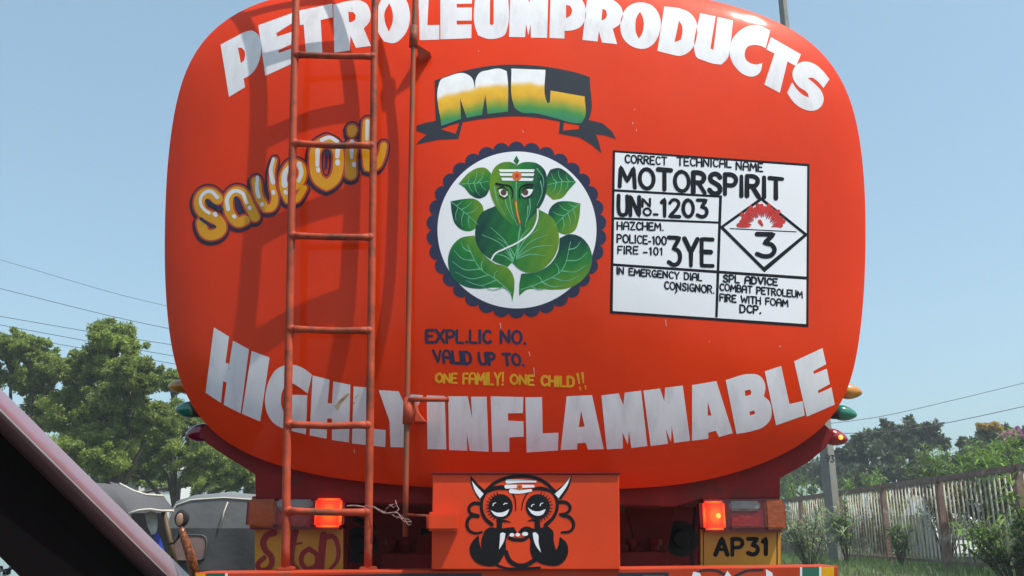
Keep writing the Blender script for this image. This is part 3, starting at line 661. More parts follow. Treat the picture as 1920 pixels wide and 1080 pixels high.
for k in range(19):
    t = k / 18; a = R(174 - t * 168); r0 = 66 + 6 * math.sin(k * 4.1); r1 = 120 + 11 * math.sin(k * 2.3 + 1)
    fl.append(P.line([(918 + r0 * 1.02 * math.cos(a), 484 - r0 * math.sin(a)), (918 + (r0 + r1) / 2 * 1.03 * math.cos(a + .03), 484 - (r0 + r1) / 2 * math.sin(a + .03)), (918 + r1 * 1.03 * math.cos(a), 484 - (r1 + 3) * math.sin(a))], 6, 25))
paint('flame_symbol', fl, M['crimson'], hz, 5, rule='nonzero')

# --- small lines of writing
paint('lettering', text(H8, 'EXPL.LIC NO.', (238,206), (985,216), 90, 92, 24, seed=21) + text(H8, 'VALID UP TO.', (300,360), (975,382), 90, 80, 24, slant=-.12, seed=22), M['navy'], truck, 1, rule='nonzero')
paint('lettering', text(H8, 'ONE FAMILY!', (310,505), (818,528), 60, 92, 17, gap=.18, seed=23) + text(H8, 'ONE CHILD', (870,518), (1345,540), 66, 72, 18, seed=24)
      + [H8.line([(1372,445),(1384,515)], 20, 10), H8.line([(1408,440),(1414,510)], 20, 10), H8.line([(1388,545),(1394,565)], 12, 8), H8.line([(1430,535),(1434,558)], 12, 8)], M['yellow'], truck, 1, rule='nonzero')

# --- ladder
def ladY(py): return float(np.interp(py, [-260, -80, 0, 150, 450, 800, 1070], [3.0, 2.99, 2.988, 2.981, 2.977, 2.984, 2.986]))
LX = ([-260, 0, 270, 590, 840, 1066], [562, 555, 549, 543, 538, 535]); RX = ([-260, 0, 470, 600, 840, 1066], [708, 703, 698, 696, 693, 690])
ys = list(range(1066, -261, -40))
def hoop(p): return [p + Vector((0, .03, .06)), p + Vector((0, .12, .09)), p + Vector((0, .26, .05)), p + Vector((0, .36, -.12)), p + Vector((0, .39, -.46))]
lad = MB().tube([at(np.interp(y, *LX), y, ladY(y)) for y in ys] + hoop(at(562, -254, ladY(-254))), .0136, 14).build('ladder', M['ladder'], truck)
MB().tube([at(np.interp(y, *RX), y, ladY(y)) for y in ys] + hoop(at(708, -254, ladY(-254))), .0132, 14).build('ladder_rail', M['ladder'], lad)
for yl, yr in ((-226, -224), (-62, -60), (103, 106), (269, 273), (442, 445), (617, 620), (796, 797), (958, 961)):
    a = at(np.interp(yl, *LX) + 4, yl, ladY(yl) - .004); b = at(np.interp(yr, *RX) - 4, yr, ladY(yr) - .004)
    m = MB().tube([a, a.lerp(b, .12), a.lerp(b, .5) + Vector((0, .002, random.uniform(-.0045, .001))), a.lerp(b, .88), b], [.0135, .0118, .0112, .0118, .0135], 12)
    for e in (a, b): m.ell(e, (.017, .014, .016), u=10, v=8)
    m.build('rung', M['ladder'], lad)
for x, y in ((535, 1066), (690, 1066)):
    MB().box(at(x, y, ladY(y)) + Vector((0, .01, .0)), (.05, .05, .012), bev=.003).build('foot', M['ladder'], lad)

# --- dip pipe with collars, handle and brackets
PY = 2.975
pxs = [(779, -80), (778, 0), (775, 100), (770, 350), (766, 600), (763, 770), (761, 900), (760, 1006)]
pipe = MB().tube([at(x, y, PY) for x, y in pxs], .0092, 12).build('dip_pipe', M['pipe_rust'], truck)
MB().tube([at(776, 50, PY), at(775, 88, PY)], .0158, 14).build('collar', M['ladder'], pipe)
MB().tube([at(767, 746, PY), at(765, 795, PY)], .0185, 14).build('collar', M['ladder'], pipe)
hp = at(766, 749, PY - .012)
MB().tube([hp, at(800, 749, PY - .012), at(840, 749, PY - .012)], .0085, 10).ell(at(840, 749, PY - .012), (.004, .0105, .0105), u=10, v=6).build('handle', M['ladder'], pipe)
m = MB(); q = [at(780, 82, PY), at(806, 98, PY + .03), at(786, 112, PY + .03)]; m.prism(q, [p + Vector((.004, .07, .004)) for p in q]); m.build('bracket', M['ladder'], pipe)
m = MB(); q = [at(776, 752, PY), at(780, 770, PY + .01), at(797, 790, PY + .05), at(778, 790, PY + .02)]; m.prism(q, [p + Vector((.003, .08, .003)) for p in q]); m.build('bracket', M['ladder'], pipe)

# --- skirt, brackets and chassis below the head
sk = [(372,806),(388,832),(420,853),(449,871),(478,889),(479,936),(640,942),(812,946),(1164,946),(1265,950),(1312,936),(1463,934),(1463,897),(1517,866),(1547,841),(1566,812),(1540,790),(1430,840),(1300,880),(980,890),(640,880),(500,845),(400,790)]
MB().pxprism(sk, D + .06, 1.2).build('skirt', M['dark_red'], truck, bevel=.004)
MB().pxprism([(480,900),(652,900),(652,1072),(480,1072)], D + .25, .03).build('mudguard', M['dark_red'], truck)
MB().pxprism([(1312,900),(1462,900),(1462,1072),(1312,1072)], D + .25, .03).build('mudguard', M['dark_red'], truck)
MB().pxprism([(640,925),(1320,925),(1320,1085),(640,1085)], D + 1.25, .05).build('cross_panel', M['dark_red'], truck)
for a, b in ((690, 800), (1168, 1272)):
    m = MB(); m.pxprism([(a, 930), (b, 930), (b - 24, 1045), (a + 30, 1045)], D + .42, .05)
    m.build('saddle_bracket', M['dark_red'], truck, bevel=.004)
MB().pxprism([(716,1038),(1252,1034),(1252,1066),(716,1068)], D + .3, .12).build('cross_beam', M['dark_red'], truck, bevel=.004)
for cx in (735, 760, 1186, 1228):
    MB().tube([at(cx, 1040, D + .36), at(cx, 1012, D + .36)], .016, 6).tube([at(cx, 1022, D + .36), at(cx, 1010, D + .36)], .026, 6).build('bolt', M['dark_red'], truck)
for cx, cy in ((672, 1022), (1277, 1010)):
    c = at(cx, cy, D + .6); m = MB()
    m.tube([c, c + Vector((0, .05, 0))], .07, 24); m.tube([c + Vector((0, -.02, 0)), c], [.03, .035], 16); m.build('air_reservoir', M['rubber'], truck)
MB().tube([at(x, y, D + .2) for x, y in smooth_line([(1304, 950), (1301, 985), (1297, 1030), (1300, 1070)], 8)], .007, 8).build('hose', M['rubber'], truck)
MB().tube([at(x, y, D + .5) for x, y in smooth_line([(650, 960), (690, 985), (760, 1000), (830, 990)], 8)], .012, 8).build('hose', M['rubber'], truck)
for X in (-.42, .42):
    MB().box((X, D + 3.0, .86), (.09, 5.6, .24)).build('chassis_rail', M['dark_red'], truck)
def wheel(c):
    m = MB(); n = 36; prof = [(.30, -.13), (.46, -.14), (.50, -.09), (.50, .09), (.46, .14), (.30, .13)]
    rings = [[m.bm.verts.new((c[0] + x, c[1] + r * math.cos(2 * math.pi * k / n), c[2] + r * math.sin(2 * math.pi * k / n))) for k in range(n)] for r, x in prof]
    for a, b in zip(rings, rings[1:]):
        for k in range(n): m.bm.faces.new((a[k], a[(k + 1) % n], b[(k + 1) % n], b[k]))
    w = m.build('wheel', M['rubber'], truck)
    h = MB(); h.tube([(c[0] - .06, c[1], c[2]), (c[0] + .06, c[1], c[2])], .31, 28); h.tube([(c[0] - .1, c[1], c[2]), (c[0] + .1, c[1], c[2])], .12, 20); h.build('rim', M['dark_red'], w)
for X in (-.98, .98): wheel((X, D + 1.4, .5)); wheel((X, D + 5.2, .5))

# --- tail lamps with yellow boards
def lamp(name, x0, x1, y0, y1, Y, cells):
    p0, p1 = at(x0, y0, Y), at(x1, y1, Y); c = (p0 + p1) / 2
    body = MB().box(c + Vector((0, .045, 0)), (p1.x - p0.x, .09, p0.z - p1.z), bev=.016).build('tail_lamp', M['lamp_case'], truck)
    for (nm, a0, b0, a1, b1, mt) in cells:
        q0, q1 = at(a0, b0, Y), at(a1, b1, Y); cc = (q0 + q1) / 2
        l = MB().box(cc + Vector((0, .003, 0)), (q1.x - q0.x - .004, .022, q0.z - q1.z - .005), bev=.007).build(nm, M[mt], body)
        if mt == 'lens_lit': pass
    return body
la = lamp('tail_lamp', 462, 643, 930, 993, 3.2, [('turn_lens', 467, 934, 516, 990, 'lens_amber'), ('reverse_lens', 519, 935, 587, 956, 'lens_clear'), ('reflector', 519, 958, 587, 989, 'lens_red'), ('brake_lens', 591, 933, 640, 990, 'lens_lit')])
lb = lamp('tail_lamp', 1312, 1478, 934, 998, 3.2, [('brake_lens', 1316, 938, 1362, 995, 'lens_lit'), ('reverse_lens', 1365, 938, 1427, 959, 'lens_clear'), ('reflector', 1365, 962, 1427, 992, 'lens_red'), ('turn_lens', 1431, 936, 1475, 994, 'lens_amber')])
for (x, y, o) in ((1347, 967, lb),):
    MB().ell(at(x, y, 3.19), (.008, .003, .009), u=14, v=10).build('bulb', M['bulb_lit'], o)
J = Fr(420, 840, 4.5); Lz = Fr(1160, 840, 1920 / 440)
BY = 3.26
bl = MB().pxprism([(478,991),(643,991),(643,1078),(478,1078)], BY, .02).build('yellow_board', M['plate_yellow'], truck)
br = MB().pxprism([(1314,992),(1464,992),(1464,1070),(1314,1070)], BY, .02).build('yellow_board', M['plate_yellow'], truck)
paint('lettering', [J.line([(425,715),(360,740),(330,800),(350,860),(400,920),(400,985),(350,1030),(300,1025),(285,985),(340,925)], 58, 40), J.line([(600,700),(575,850),(580,980),(620,1020)], 62, 40), J.line([(520,830),(655,800)], 30, 16),
      J.line([(720,850),(665,890),(655,970),(700,1025),(770,1000),(785,910),(720,850)], 42), J.line([(840,735),(825,880),(815,1030)], 62), J.line([(850,755),(920,748),(962,830),(955,950),(900,1020)], 46, 30)], M['maroon_paint'], bl, 1, surf=BY, rule='nonzero')
ap = text(Lz, 'P31', (930,872), (1220,866), 128, 126, 36, gap=.28, seed=31) + [Lz.line([(792,872),(845,740),(890,872)], 38), Lz.line([(815,830),(875,830)], 26)]
paint('lettering', ap, M['black'], br, 1, surf=BY, rule='nonzero')
for q in ([(690,670),(697,670),(697,980),(690,980)], [(1293,672),(1301,672),(1301,980),(1293,980)]): paint('board_edge', [Lz.poly(q)], M['black'], br, 1, surf=BY)

# --- side marker lamps
def egg(name, px, py, rx, ry, tilt, lensm, side, lit=None):
    Y = D + .1; c = at(px, py, Y); k = Y / F
    rot = Matrix.Rotation(R(tilt), 3, 'Y')
    fn = lambda co: Vector((co.x, co.y * (1 - .28 * side * co.x), co.z * (1 - .28 * side * co.x)))
    c = c + rot @ Vector((-side * 7 * k, 0, 0))
    base_c = c + rot @ Vector((-side * rx * k * 1.25, 0, 0))
    b = MB().tube([base_c - rot @ Vector((side * .05, 0, 0)), base_c + rot @ Vector((side * .012, 0, 0))], [.03, ry * k * 1.02], 18).build('marker_lamp', M['rubber'], truck)
    MB().ell(c, (rx * k * 1.35, ry * k * 1.08, ry * k * 1.08), rot=rot, fn=fn, u=24, v=16).build('lens', M[lensm], b)
    if lit: MB().ell(c + rot @ Vector((side * .008, -ry * k * 1.06, .0)), (.0085, .005, .0085), u=12, v=8).build('bulb', M['bulb_lit'], b)
egg('m', 330, 724, 16, 11.5, 0, 'lens_gold', -1); egg('m', 344, 768, 17, 14, 0, 'lens_green', -1); egg('m', 366, 813, 18, 15, -8, 'lens_maroon', -1)
egg('m', 1601, 735, 17, 13, 4, 'lens_gold', 1); egg('m', 1591, 776, 17, 13, 8, 'lens_green', 1); egg('m', 1574, 822, 17, 14, 12, 'lens_red', 1, True)

# --- tool box with the painted mask
BX = 2.86
bxo = MB().pxprism([(811,888.5),(1161,889),(1163,1068),(809,1068)], BX, .32).build('tool_box', M['box_red'], truck, bevel=.003)
p = at(831, 978, BX - .022); MB().box(p, (.098, .05, .056), bev=.008).build('latch', M['box_red'], bxo)
MB().tube([at(764, 965, 2.93), at(806, 968, BX - .01)], .004, 8).build('latch_rod', M['ladder'], bxo)
m = MB(); a, b = at(811, 888.5, BX), at(1161, 889, BX)
m.box((a + b) / 2 + Vector((0, .16, .002)), ((b - a).length + .008, .335, .006), bev=.002); m.build('lid', M['dark_red'], bxo)
Kf = Fr(780, 860, 1920 / 420)
blk = [Kf.loop([(465,140),(530,215),(600,280),(590,335),(540,352),(500,285),(470,205)]), Kf.loop([(1338,140),(1320,225),(1245,352),(1215,342),(1180,285),(1260,225)])]
blk += [Kf.line([(600,275),(680,205),(800,160),(900,150),(1000,158),(1100,200),(1185,275)], 30)]
blk += [Kf.line([(650,565),(590,510),(560,420),(580,320),(650,255),(730,240),(805,272),(848,345),(855,445)], 34, 8), Kf.line([(1110,570),(1180,500),(1212,400),(1185,310),(1120,262),(1045,252),(965,285),(920,360),(905,440)], 34, 8)]
blk += [Kf.loop([(600,300),(660,245),(745,228),(820,275),(770,268),(690,270)]), Kf.loop([(1180,300),(1130,255),(1040,240),(960,285),(1010,272),(1090,275)])]
blk += [Kf.circ((727, 412), 103, 108), Kf.circ((1043, 412), 103, 108)]
for cx, s in ((727, -1), (1043, 1)):
    for k in range(13):
        a = R(-75 + k * 13.5); x, y = math.cos(a) * s, math.sin(a)
        blk.append(Kf.line([(cx + 95 * x, 412 + 98 * y), (cx + 130 * x, 412 + 132 * y)], 13, 5))
blk += [Kf.line([(712,505),(716,560),(712,610)], 44, 50), Kf.line([(1043,505),(1040,560),(1044,610)], 44, 50), Kf.line([(735,535),(770,535),(808,545)], 26, 8), Kf.line([(1030,535),(995,525),(960,535)], 26, 8)]
blk += [Kf.line([(545,385),(490,385),(455,420),(462,462),(530,485)], 34, 22), Kf.line([(530,492),(470,495),(437,555),(455,615),(510,640),(565,630)], 36, 20)]
blk += [Kf.line([(1230,372),(1290,378),(1322,420),(1300,462),(1235,478)], 34, 22), Kf.line([(1250,482),(1325,510),(1352,570),(1325,620),(1250,632)], 36, 20)]
blk += [Kf.loop([(575,650),(600,605),(650,588),(710,600),(770,592),(840,585),(868,640),(800,645),(775,690),(768,790),(735,860),(690,912),(600,920),(520,892),(472,835),(460,765),(490,700),(538,655),(545,725),(562,778),(560,700)])]
blk += [Kf.loop([(872,640),(905,595),(950,580),(1010,600),(1070,592),(1130,580),(1172,615),(1180,700),(1200,785),(1222,740),(1232,668),(1290,720),(1306,790),(1290,850),(1230,910),(1130,915),(1060,895),(1000,850),(978,780),(978,690),(940,640)])]
blk += [Kf.line([(770,800),(800,870),(860,912),(930,915),(1000,880),(1040,850)], 40), Kf.line([(690,910),(760,938),(880,945),(1060,935)], 24), Kf.line([(800,680),(830,692),(872,696),(930,690),(955,670)], 30)]
mk = paint('mask_painting', blk, M['black'], bxo, 1, surf=BX, grid=9, rule='nonzero')
wht = [Kf.loop([(478,190),(525,245),(580,302),(548,342),(505,275)]), Kf.loop([(1325,155),(1300,222),(1222,340),(1190,302),(1262,235)])]
wht += [Kf.loop([(640,440),(690,462),(740,460),(800,432),(772,485),(722,498),(670,480)]), Kf.loop([(957,418),(1000,446),(1050,452),(1112,432),(1090,475),(1045,490),(992,470)])]
wht += [Kf.line([(660,402),(665,384),(684,378)], 9, 6), Kf.line([(752,392),(765,382),(782,384)], 9, 6), Kf.line([(990,408),(998,394),(1012,392)], 9, 6), Kf.line([(1064,402),(1070,384),(1088,380)], 9, 6)]
wht += [Kf.circ((822, 653), 20, 16), Kf.circ((872, 652), 19, 16), Kf.circ((935, 645), 26, 17), Kf.loop([(722,640),(745,632),(767,642),(755,705),(712,778),(718,710)]), Kf.loop([(1000,637),(1022,630),(1042,645),(1050,720),(1072,805),(1030,750),(1008,690)])]
wht += [Kf.line([(785,196),(880,192),(1025,196)], 36, 16), Kf.line([(775,240),(880,238),(1005,236)], 34, 22), Kf.line([(815,278),(890,284),(985,272)], 38, 22)]
for nm, q in (('mask_horn', wht[0:1]), ('mask_horn', wht[1:2]), ('mask_eye', wht[2:3] + wht[4:6]), ('mask_eye', wht[3:4] + wht[6:8]), ('mask_teeth', wht[8:11]), ('mask_tusk', wht[11:12]), ('mask_tusk', wht[12:13]), ('mask_stripes', wht[13:])):
    paint(nm, q, M['panel_white'], bxo, 2, surf=BX, grid=9, rule='nonzero')
paint('mask_mark', [Kf.circ((888, 243), 25, 28)], M['orange'], bxo, 3, surf=BX); paint('mask_mark', [Kf.circ((888, 243), 11, 12)], M['crimson'], bxo, 4, surf=BX)

# --- bumper
UY = 2.87
M['bumper'] = mat('dusty_bumper_red', (.40, .042, .014), .6, spec=.15, var=.2, vscale=5, col2=(.16, .06, .04), c2lo=.55, c2hi=.7)
bump = MB().pxprism([(364,1074),(1572,1061),(1574,1180),(360,1190)], UY, .16).build('bumper', M['bumper'], truck, bevel=.004)
def bt(x): return 1074 - 13 * (x - 364) / 1208
def stripe(a, b, m, y0=1.5, y1=90): paint('bumper_stripe', [np.array([(a, bt(a) + y0), (b, bt(b) + y0), (b, bt(b) + y1), (a, bt(a) + y1)])], M[m], bump, 1, surf=UY)
stripe(367, 385, 'yellow'); stripe(388, 421, 'green_paint'); stripe(422, 427, 'white')
stripe(1500, 1504, 'white'); stripe(1504, 1536, 'green_paint'); stripe(1536, 1540, 'white'); stripe(1540, 1564, 'yellow')
paint('bumper_emblem', [np.array([(1158, 1074), (1254, 1073), (1250, 1130), (1158, 1130)])], M['slate'], bump, 1, surf=UY)
paint('bumper_emblem', [np.array([(1176, 1081), (1196, 1081), (1190, 1118), (1176, 1118)]), np.array([(1206, 1080), (1246, 1080), (1236, 1100), (1206, 1112)])], M['yellow'], bump, 2, surf=UY)
hn = [smooth_loop([(1300, 1072), (1312, 1074), (1318, 1090), (1312, 1110), (1296, 1100), (1297, 1082)]), smooth_loop([(1364, 1070), (1376, 1090), (1372, 1110), (1352, 1110), (1355, 1088)]), smooth_loop([(1436, 1067), (1448, 1074), (1451, 1092), (1440, 1112), (1430, 1100), (1436, 1082)])]
for q in hn: paint('bumper_emblem', [q], M['white'], bump, 2, surf=UY)
paint('bumper_emblem', [ribbon(smooth_line([(1296, 1088), (1310, 1072), (1345, 1070), (1360, 1078)]), 4), ribbon(smooth_line([(1378, 1080), (1400, 1070), (1430, 1068)]), 4)], M['slate'], bump, 1, surf=UY, rule='nonzero')
paint('bumper_emblem', [ribbon(smooth_line([(520, 1084), (600, 1082), (760, 1079), (900, 1078)]), 7)], M['slate'], bump, 1, surf=UY, rule='nonzero')

# --- twisted twine tied between ladder and pipe: a thing of its own
m = MB(); rnd = random.Random(5)
strands = [[(684,948),(702,951),(712,956),(735,965),(752,972),(768,974)], [(700,950),(720,962),(745,962),(757,978),(771,978)], [(722,958),(730,949),(742,944),(748,955),(736,966)], [(730,946),(738,952),(744,946),(741,938)], [(650,949),(664,948),(684,951)], [(736,966),(745,972),(752,966),(766,985),(772,982)]]
for s in strands:
    m.tube([at(x, y, 2.957 + rnd.uniform(-.008, .008)) for x, y in smooth_line(s, 5)], rnd.uniform(.0013, .0026), 6)
tag(m.build('twine', M['twine']), 'pale frayed twine knotted between the lower ladder rail and the thin pipe', 'twine')

# =================================================================== MAROON CAR ON THE LEFT
M['car_paint'] = mat('maroon_car_paint', (.30, .165, .20), .45, metal=.25, coat=.6, coatr=.15, var=.05)
M['car_glass'] = mat('dark_car_glass', (.003, .003, .0035), .55, spec=.03, var=.1)
M['car_gasket'] = mat('black_gasket', (.003, .003, .003), .7, spec=.03, var=.1)
car = thing('car', 'maroon car close by on the left with black side window', 'car', (-1.9, 1.8, 0))
XL = -1.10
def ext(p, q, t): return p + (q - p) * t
def edge(px0, px1, X, dx1): 
    a = atX(*px0, X); b = atX(*px1, X + dx1); return a, b
rows = []
for (p0, p1, X) in (((0, 728), (356, 1080), XL - .06), ((0, 738), (346, 1080), XL - .038), ((0, 752), (330, 1080), XL - .02), ((0, 772), (312, 1080), XL), ((0, 782), (302, 1080), XL - .008), ((0, 806), (276, 1080), XL - .05), ((0, 812), (270, 1080), XL - .07)):
    a, b = edge(p0, p1, X, 0); rows.append([ext(a, b, t) for t in np.linspace(-.25, 1.05, 14)])
MB().sheet(rows).build('pillar', M['car_paint'], car)
MB().tube([p + Vector((.002, 0, 0)) for p in rows[3]], .0028, 8).build('ridge_highlight', mat('pale_highlight', (.5, .47, .48), .35, metal=.3), car)  # bright highlight along the pillar ridge, put in as a pale tube
a, b = rows[-1][0], rows[-1][-1]
gs = [[ext(a, b, t) for t in np.linspace(0, 1, 14)], [ext(a, b, t) + Vector((-.012, 0, -.05)) for t in np.linspace(0, 1, 14)]]
MB().sheet(gs).build('gasket', M['car_gasket'], car)
gl = MB(); gl.sheet([gs[1], [Vector((p.x + .03 + .06 * min(1, (p.z - .92)), p.y, .9)) if p.z > .9 else Vector((p.x, p.y, p.z - .01)) for p in gs[1]]])
glo = gl.build('side_window', M['car_glass'], car)
MB().sheet([[gs[1][k] + Vector((.004, -.35, -.10)) for k in range(3, 13)], [gs[1][k] + Vector((.004, -.345, -.106)) for k in range(3, 13)]]).build('window_trim', mat('grey_trim', (.03, .03, .03), .5), car)
# body, roof, windscreen, bonnet
top = rows[0][0]; bot = rows[0][-1]
roof = MB().sheet([[(x, y, z + .03 * (1 - ((x + 1.9) / .75) ** 2)) for x in np.linspace(top.x, -2.62, 8)] for y, z in ((top.y, top.z), (top.y - .5, top.z + .05), (top.y - 1.4, top.z + .04), (top.y - 2.2, top.z - .05))]).build('roof', M['car_paint'], car)
MB().sheet([[(top.x - .0, top.y, top.z - .005), (-2.62, top.y, top.z - .005)], [(bot.x, bot.y, bot.z - .005), (-2.62, bot.y, bot.z - .005)]]).build('windscreen', M['car_glass'], car)
MB().sheet([[(x, y, z + .03 * (1 - ((x + 1.88) / .8) ** 2)) for x in np.linspace(-1.09, -2.68, 8)] for y, z in ((bot.y - .1, .93), (bot.y + .3, .89), (bot.y + .8, .80), (bot.y + .95, .66), (bot.y + .98, .35))]).build('bonnet', M['car_paint'], car)
for X in (-1.08, -2.68):
    MB().sheet([[(X, y, z) for y in np.linspace(-.4, bot.y + .95, 10)] for z in (.92, .75, .3)]).build('door_panel', M['car_paint'], car)
def carwheel(c, par):
    w = MB().tube([(c[0] - .09, c[1], c[2]), (c[0] + .09, c[1], c[2])], .29, 28).build('wheel', M['rubber'], par)
    MB().tube([(c[0] - .095, c[1], c[2]), (c[0] + .095, c[1], c[2])], .17, 20).build('rim', M['lens_clear'], w)
for X in (-1.2, -2.55):
    for Y in (.4, bot.y + .2): carwheel((X, Y, .29), car)
M['sticker'] = mat('pale_blue_sticker', (.35, .52, .55), .5, var=.1)
sX = XL - .028
def onX(pts, X): return [atX(x, y, X) for x, y in pts]
MB().prism(onX([(-40, 1038), (-4, 1040), (38, 1082), (38, 1110), (-40, 1110)], sX), onX([(-40, 1038), (-4, 1040), (38, 1082), (38, 1110), (-40, 1110)], sX - .003)).build('sticker', M['sticker'], car)
m = MB()
for s in ([(-3, 1062), (-3, 1078)], [(-3, 1062), (4, 1063), (4, 1070), (-3, 1071)], [(13, 1068), (8, 1068), (7, 1075), (12, 1076), (14, 1067), (14, 1078)], [(19, 1062), (18, 1076)], [(16, 1067), (22, 1067)]):
    m.tube(onX(s, sX + .003), .0022, 6)
m.build('lettering', M['black'], car)

# =================================================================== AUTO-RICKSHAWS
M['canvas'] = mat('grey_canvas', (.075, .075, .08), .7, var=.2, vscale=3, bump=.01, bscale=6)
M['canvas_light'] = mat('pale_grey_canvas', (.14, .145, .15), .6, coat=.15, coatr=.3, var=.15, vscale=3, bump=.008, bscale=5)
M['canvas_dark'] = mat('dark_grey_canvas', (.045, .048, .052), .6, var=.2, vscale=3, bump=.012, bscale=5)
M['piping'] = mat('cream_piping', (.55, .52, .45), .6)
M['foggy'] = mat('pinkish_plastic_window', (.20, .14, .135), .25, coat=.4, var=.3, vscale=4)
M['rick_body'] = mat('yellow_rickshaw_body', (.40, .24, .02), .45, coat=.3)
M['mirror_face'] = mat('mirror_reflection', (.42, .24, .15), .15, var=.3, vscale=20)  # skin-toned reflection painted into the mirror's own colour
M['gold_deco'] = mat('orange_tinsel', (.26, .075, .012), .35, var=.7, vscale=60, col2=(.08, .02, .01), c2lo=.45, c2hi=.55, c2scale=40)
def hood_section(hw, zt, y, sag=0): # one arch across the vehicle
    pts = [(-hw, y, .98), (-hw, y, zt - .36), (-hw * .97, y, zt - .2), (-hw * .86, y, zt - .07), (-hw * .6, y, zt - .015), (0, y, zt + .01 - sag), (hw * .6, y, zt - .015), (hw * .86, y, zt - .07), (hw * .97, y, zt - .2), (hw, y, zt - .36), (hw, y, .98)]
    return pts
def rickshaw(x, y, zt, hw, label, canvas, grp):
    r = thing('auto_rickshaw', label, 'auto rickshaw', (x, y, 0), grp)
    mv = lambda P: [Vector((p[0] + x, p[1] + y, p[2])) for p in P]
    secs = [hood_section(hw * .93, zt - .07, 0), hood_section(hw * .97, zt - .02, .06), hood_section(hw, zt, .22), hood_section(hw, zt + .01, .8, .02), hood_section(hw, zt, 1.3), hood_section(hw * .95, zt - .05, 1.75)]
    h = MB().sheet([mv(s) for s in secs]).build('hood', M[canvas], r)
    bk = secs[0]; m = MB()
    z0 = zt - .40
    m.sheet([[mv([(px, -.002, max(z0, pz) if k == 0 else z0)])[0] for (px, py, pz) in bk[1:-1]] for k in range(2)][::-1]); m.build('rear_flap', M[canvas], r)
    m = MB(); m.sheet([mv([(px, -.02 - .015 * math.sin(px * 9 + zz * 4), zz) for px in np.linspace(-hw * .93, hw * .93, 12)]) for zz in (z0 + .01, z0 - .12, z0 - .3, .72)]); m.build('rear_curtain', M['canvas_dark'], r)
    # window let into the curtain
    w = MB(); n = 28; wx, wz = -.32, z0 - .2
    lp = []
    for k in range(n):
        a = 2 * math.pi * k / n; ca, sa = math.cos(a), math.sin(a)
        lp.append((wx + .18 * math.copysign(abs(ca) ** .45, ca), -.045, wz + .135 * math.copysign(abs(sa) ** .45, sa)))
    w.prism(mv(lp), mv([(p[0], p[1] + .012, p[2]) for p in lp])); w.build('rear_window', M['foggy'], r)
    MB().tube(mv([(p[0], p[1] + .004, p[2]) for p in lp + lp[:1]]), .012, 8, caps=False).build('window_seam', M['canvas_dark'], r)
    MB().tube(mv([(p[0], p[1] - .004, p[2] + .004) for p in secs[0][1:-1]]), .008, 6).build('piping', M['piping'], r)
    b = MB(); b.box((x, y + .75, .52), (hw * 1.9, 1.5, .5), bev=.06); b.box((x, y + 1.9, .6), (.7, .9, .6), bev=.12); b.build('body', M['rick_body'], r)
    for wxx, wy in ((-hw * .85, .35), (hw * .85, .35), (0, 2.1)):
        MB().tube([(x + wxx - .05, y + wy, .21), (x + wxx + .05, y + wy, .21)], .2, 22).build('wheel', M['rubber'], r)
    return r
GR = 'auto rickshaws waiting on the left'
r2 = rickshaw(-3.26, 10.5, 1.60, .66, 'auto rickshaw with pale grey hood and small rear window, partly behind the truck', 'canvas_light', GR)
m = MB(); m.tube([at(414, 986, 10.46), at(420, 960, 10.47), at(427, 942, 10.5), at(450, 927, 10.75)], .008, 6); m.build('piping', M['piping'], r2)
r1 = rickshaw(-4.10, 7.7, 1.60, .62, 'auto rickshaw with darker grey hood and ragged flap, behind the maroon car', 'canvas', GR)
# ragged side flap with cream edge
fl_ = [[at(x, y, Y) for x, y in row] for row, Y in (([(205, 903), (225, 908), (252, 922), (275, 929), (308, 931)], 7.95), ([(225, 930), (245, 930), (268, 940), (298, 945), (318, 946)], 7.7), ([(242, 963), (262, 957), (282, 955), (304, 958), (327, 958)], 7.6))]
MB().sheet(fl_).build('flap', M['canvas'], r1)
MB().tube([p + Vector((0, -.01, 0)) for p in fl_[2]], .01, 6).build('piping', M['piping'], r1)
MB().tube([p + Vector((0, -.01, .005)) for p in fl_[0][1:]], .01, 6).build('piping', M['piping'], r1)
MB().tube([at(307, 960, 7.75), at(318, 1010, 7.75), at(330, 1062, 7.75)], .022, 10).build('post', mat('brown_post', (.10, .06, .025), .6), r1)
m = MB(); m.sheet([[at(x, y, 7.75) for x, y in ((272, 962), (284, 958), (294, 962))], [at(x, y, 7.72) for x, y in ((276, 985), (287, 985), (296, 980))], [at(x, y, 7.7) for x, y in ((284, 1003), (292, 1000), (294, 996))]]); m.build('hanging_cloth', mat('hanging_cloth_white', (.42, .43, .38), .7, var=.4, vscale=14), r1)
m = MB(); m.sheet([[at(x, y, 7.7) for x, y in ((288, 1002), (297, 998))], [at(x, y, 7.68) for x, y in ((298, 1030), (309, 1032))]]); m.build('hanging_cloth', mat('blue_cloth', (.02, .05, .35), .7), r1)
MB().pxprism([(246, 962), (310, 962), (322, 1080), (246, 1080)], 8.3, .03).build('interior_shade', M['rubber'], r1)  # flat black sheet standing in for the shade inside the open side
# mirror
mc = at(341, 972, 7.2); k = 7.2 / F
mr = MB().ell(mc, (13.5 * k, .02, 16 * k), u=24, v=12).build('mirror', M['rubber'], r1)
MB().ell(at(338.5, 974, 7.2) + Vector((0, -.014, 0)), (7 * k, .012, 11.5 * k), u=18, v=10).build('mirror_reflection', M['mirror_face'], mr)
MB().tube([at(x, y, 7.2) for x, y in ((341, 986), (342, 998), (348, 1015), (356, 1040), (368, 1082))], [.012, .026, .032, .036, .04], 10).build('tinsel_stalk', M['gold_deco'], mr)
MB().tube([at(x, y, 7.2) for x, y in ((337, 998), (333, 1010), (326, 1018), (316, 1020))], .009, 6).build('mirror_arm', M['rubber'], mr)

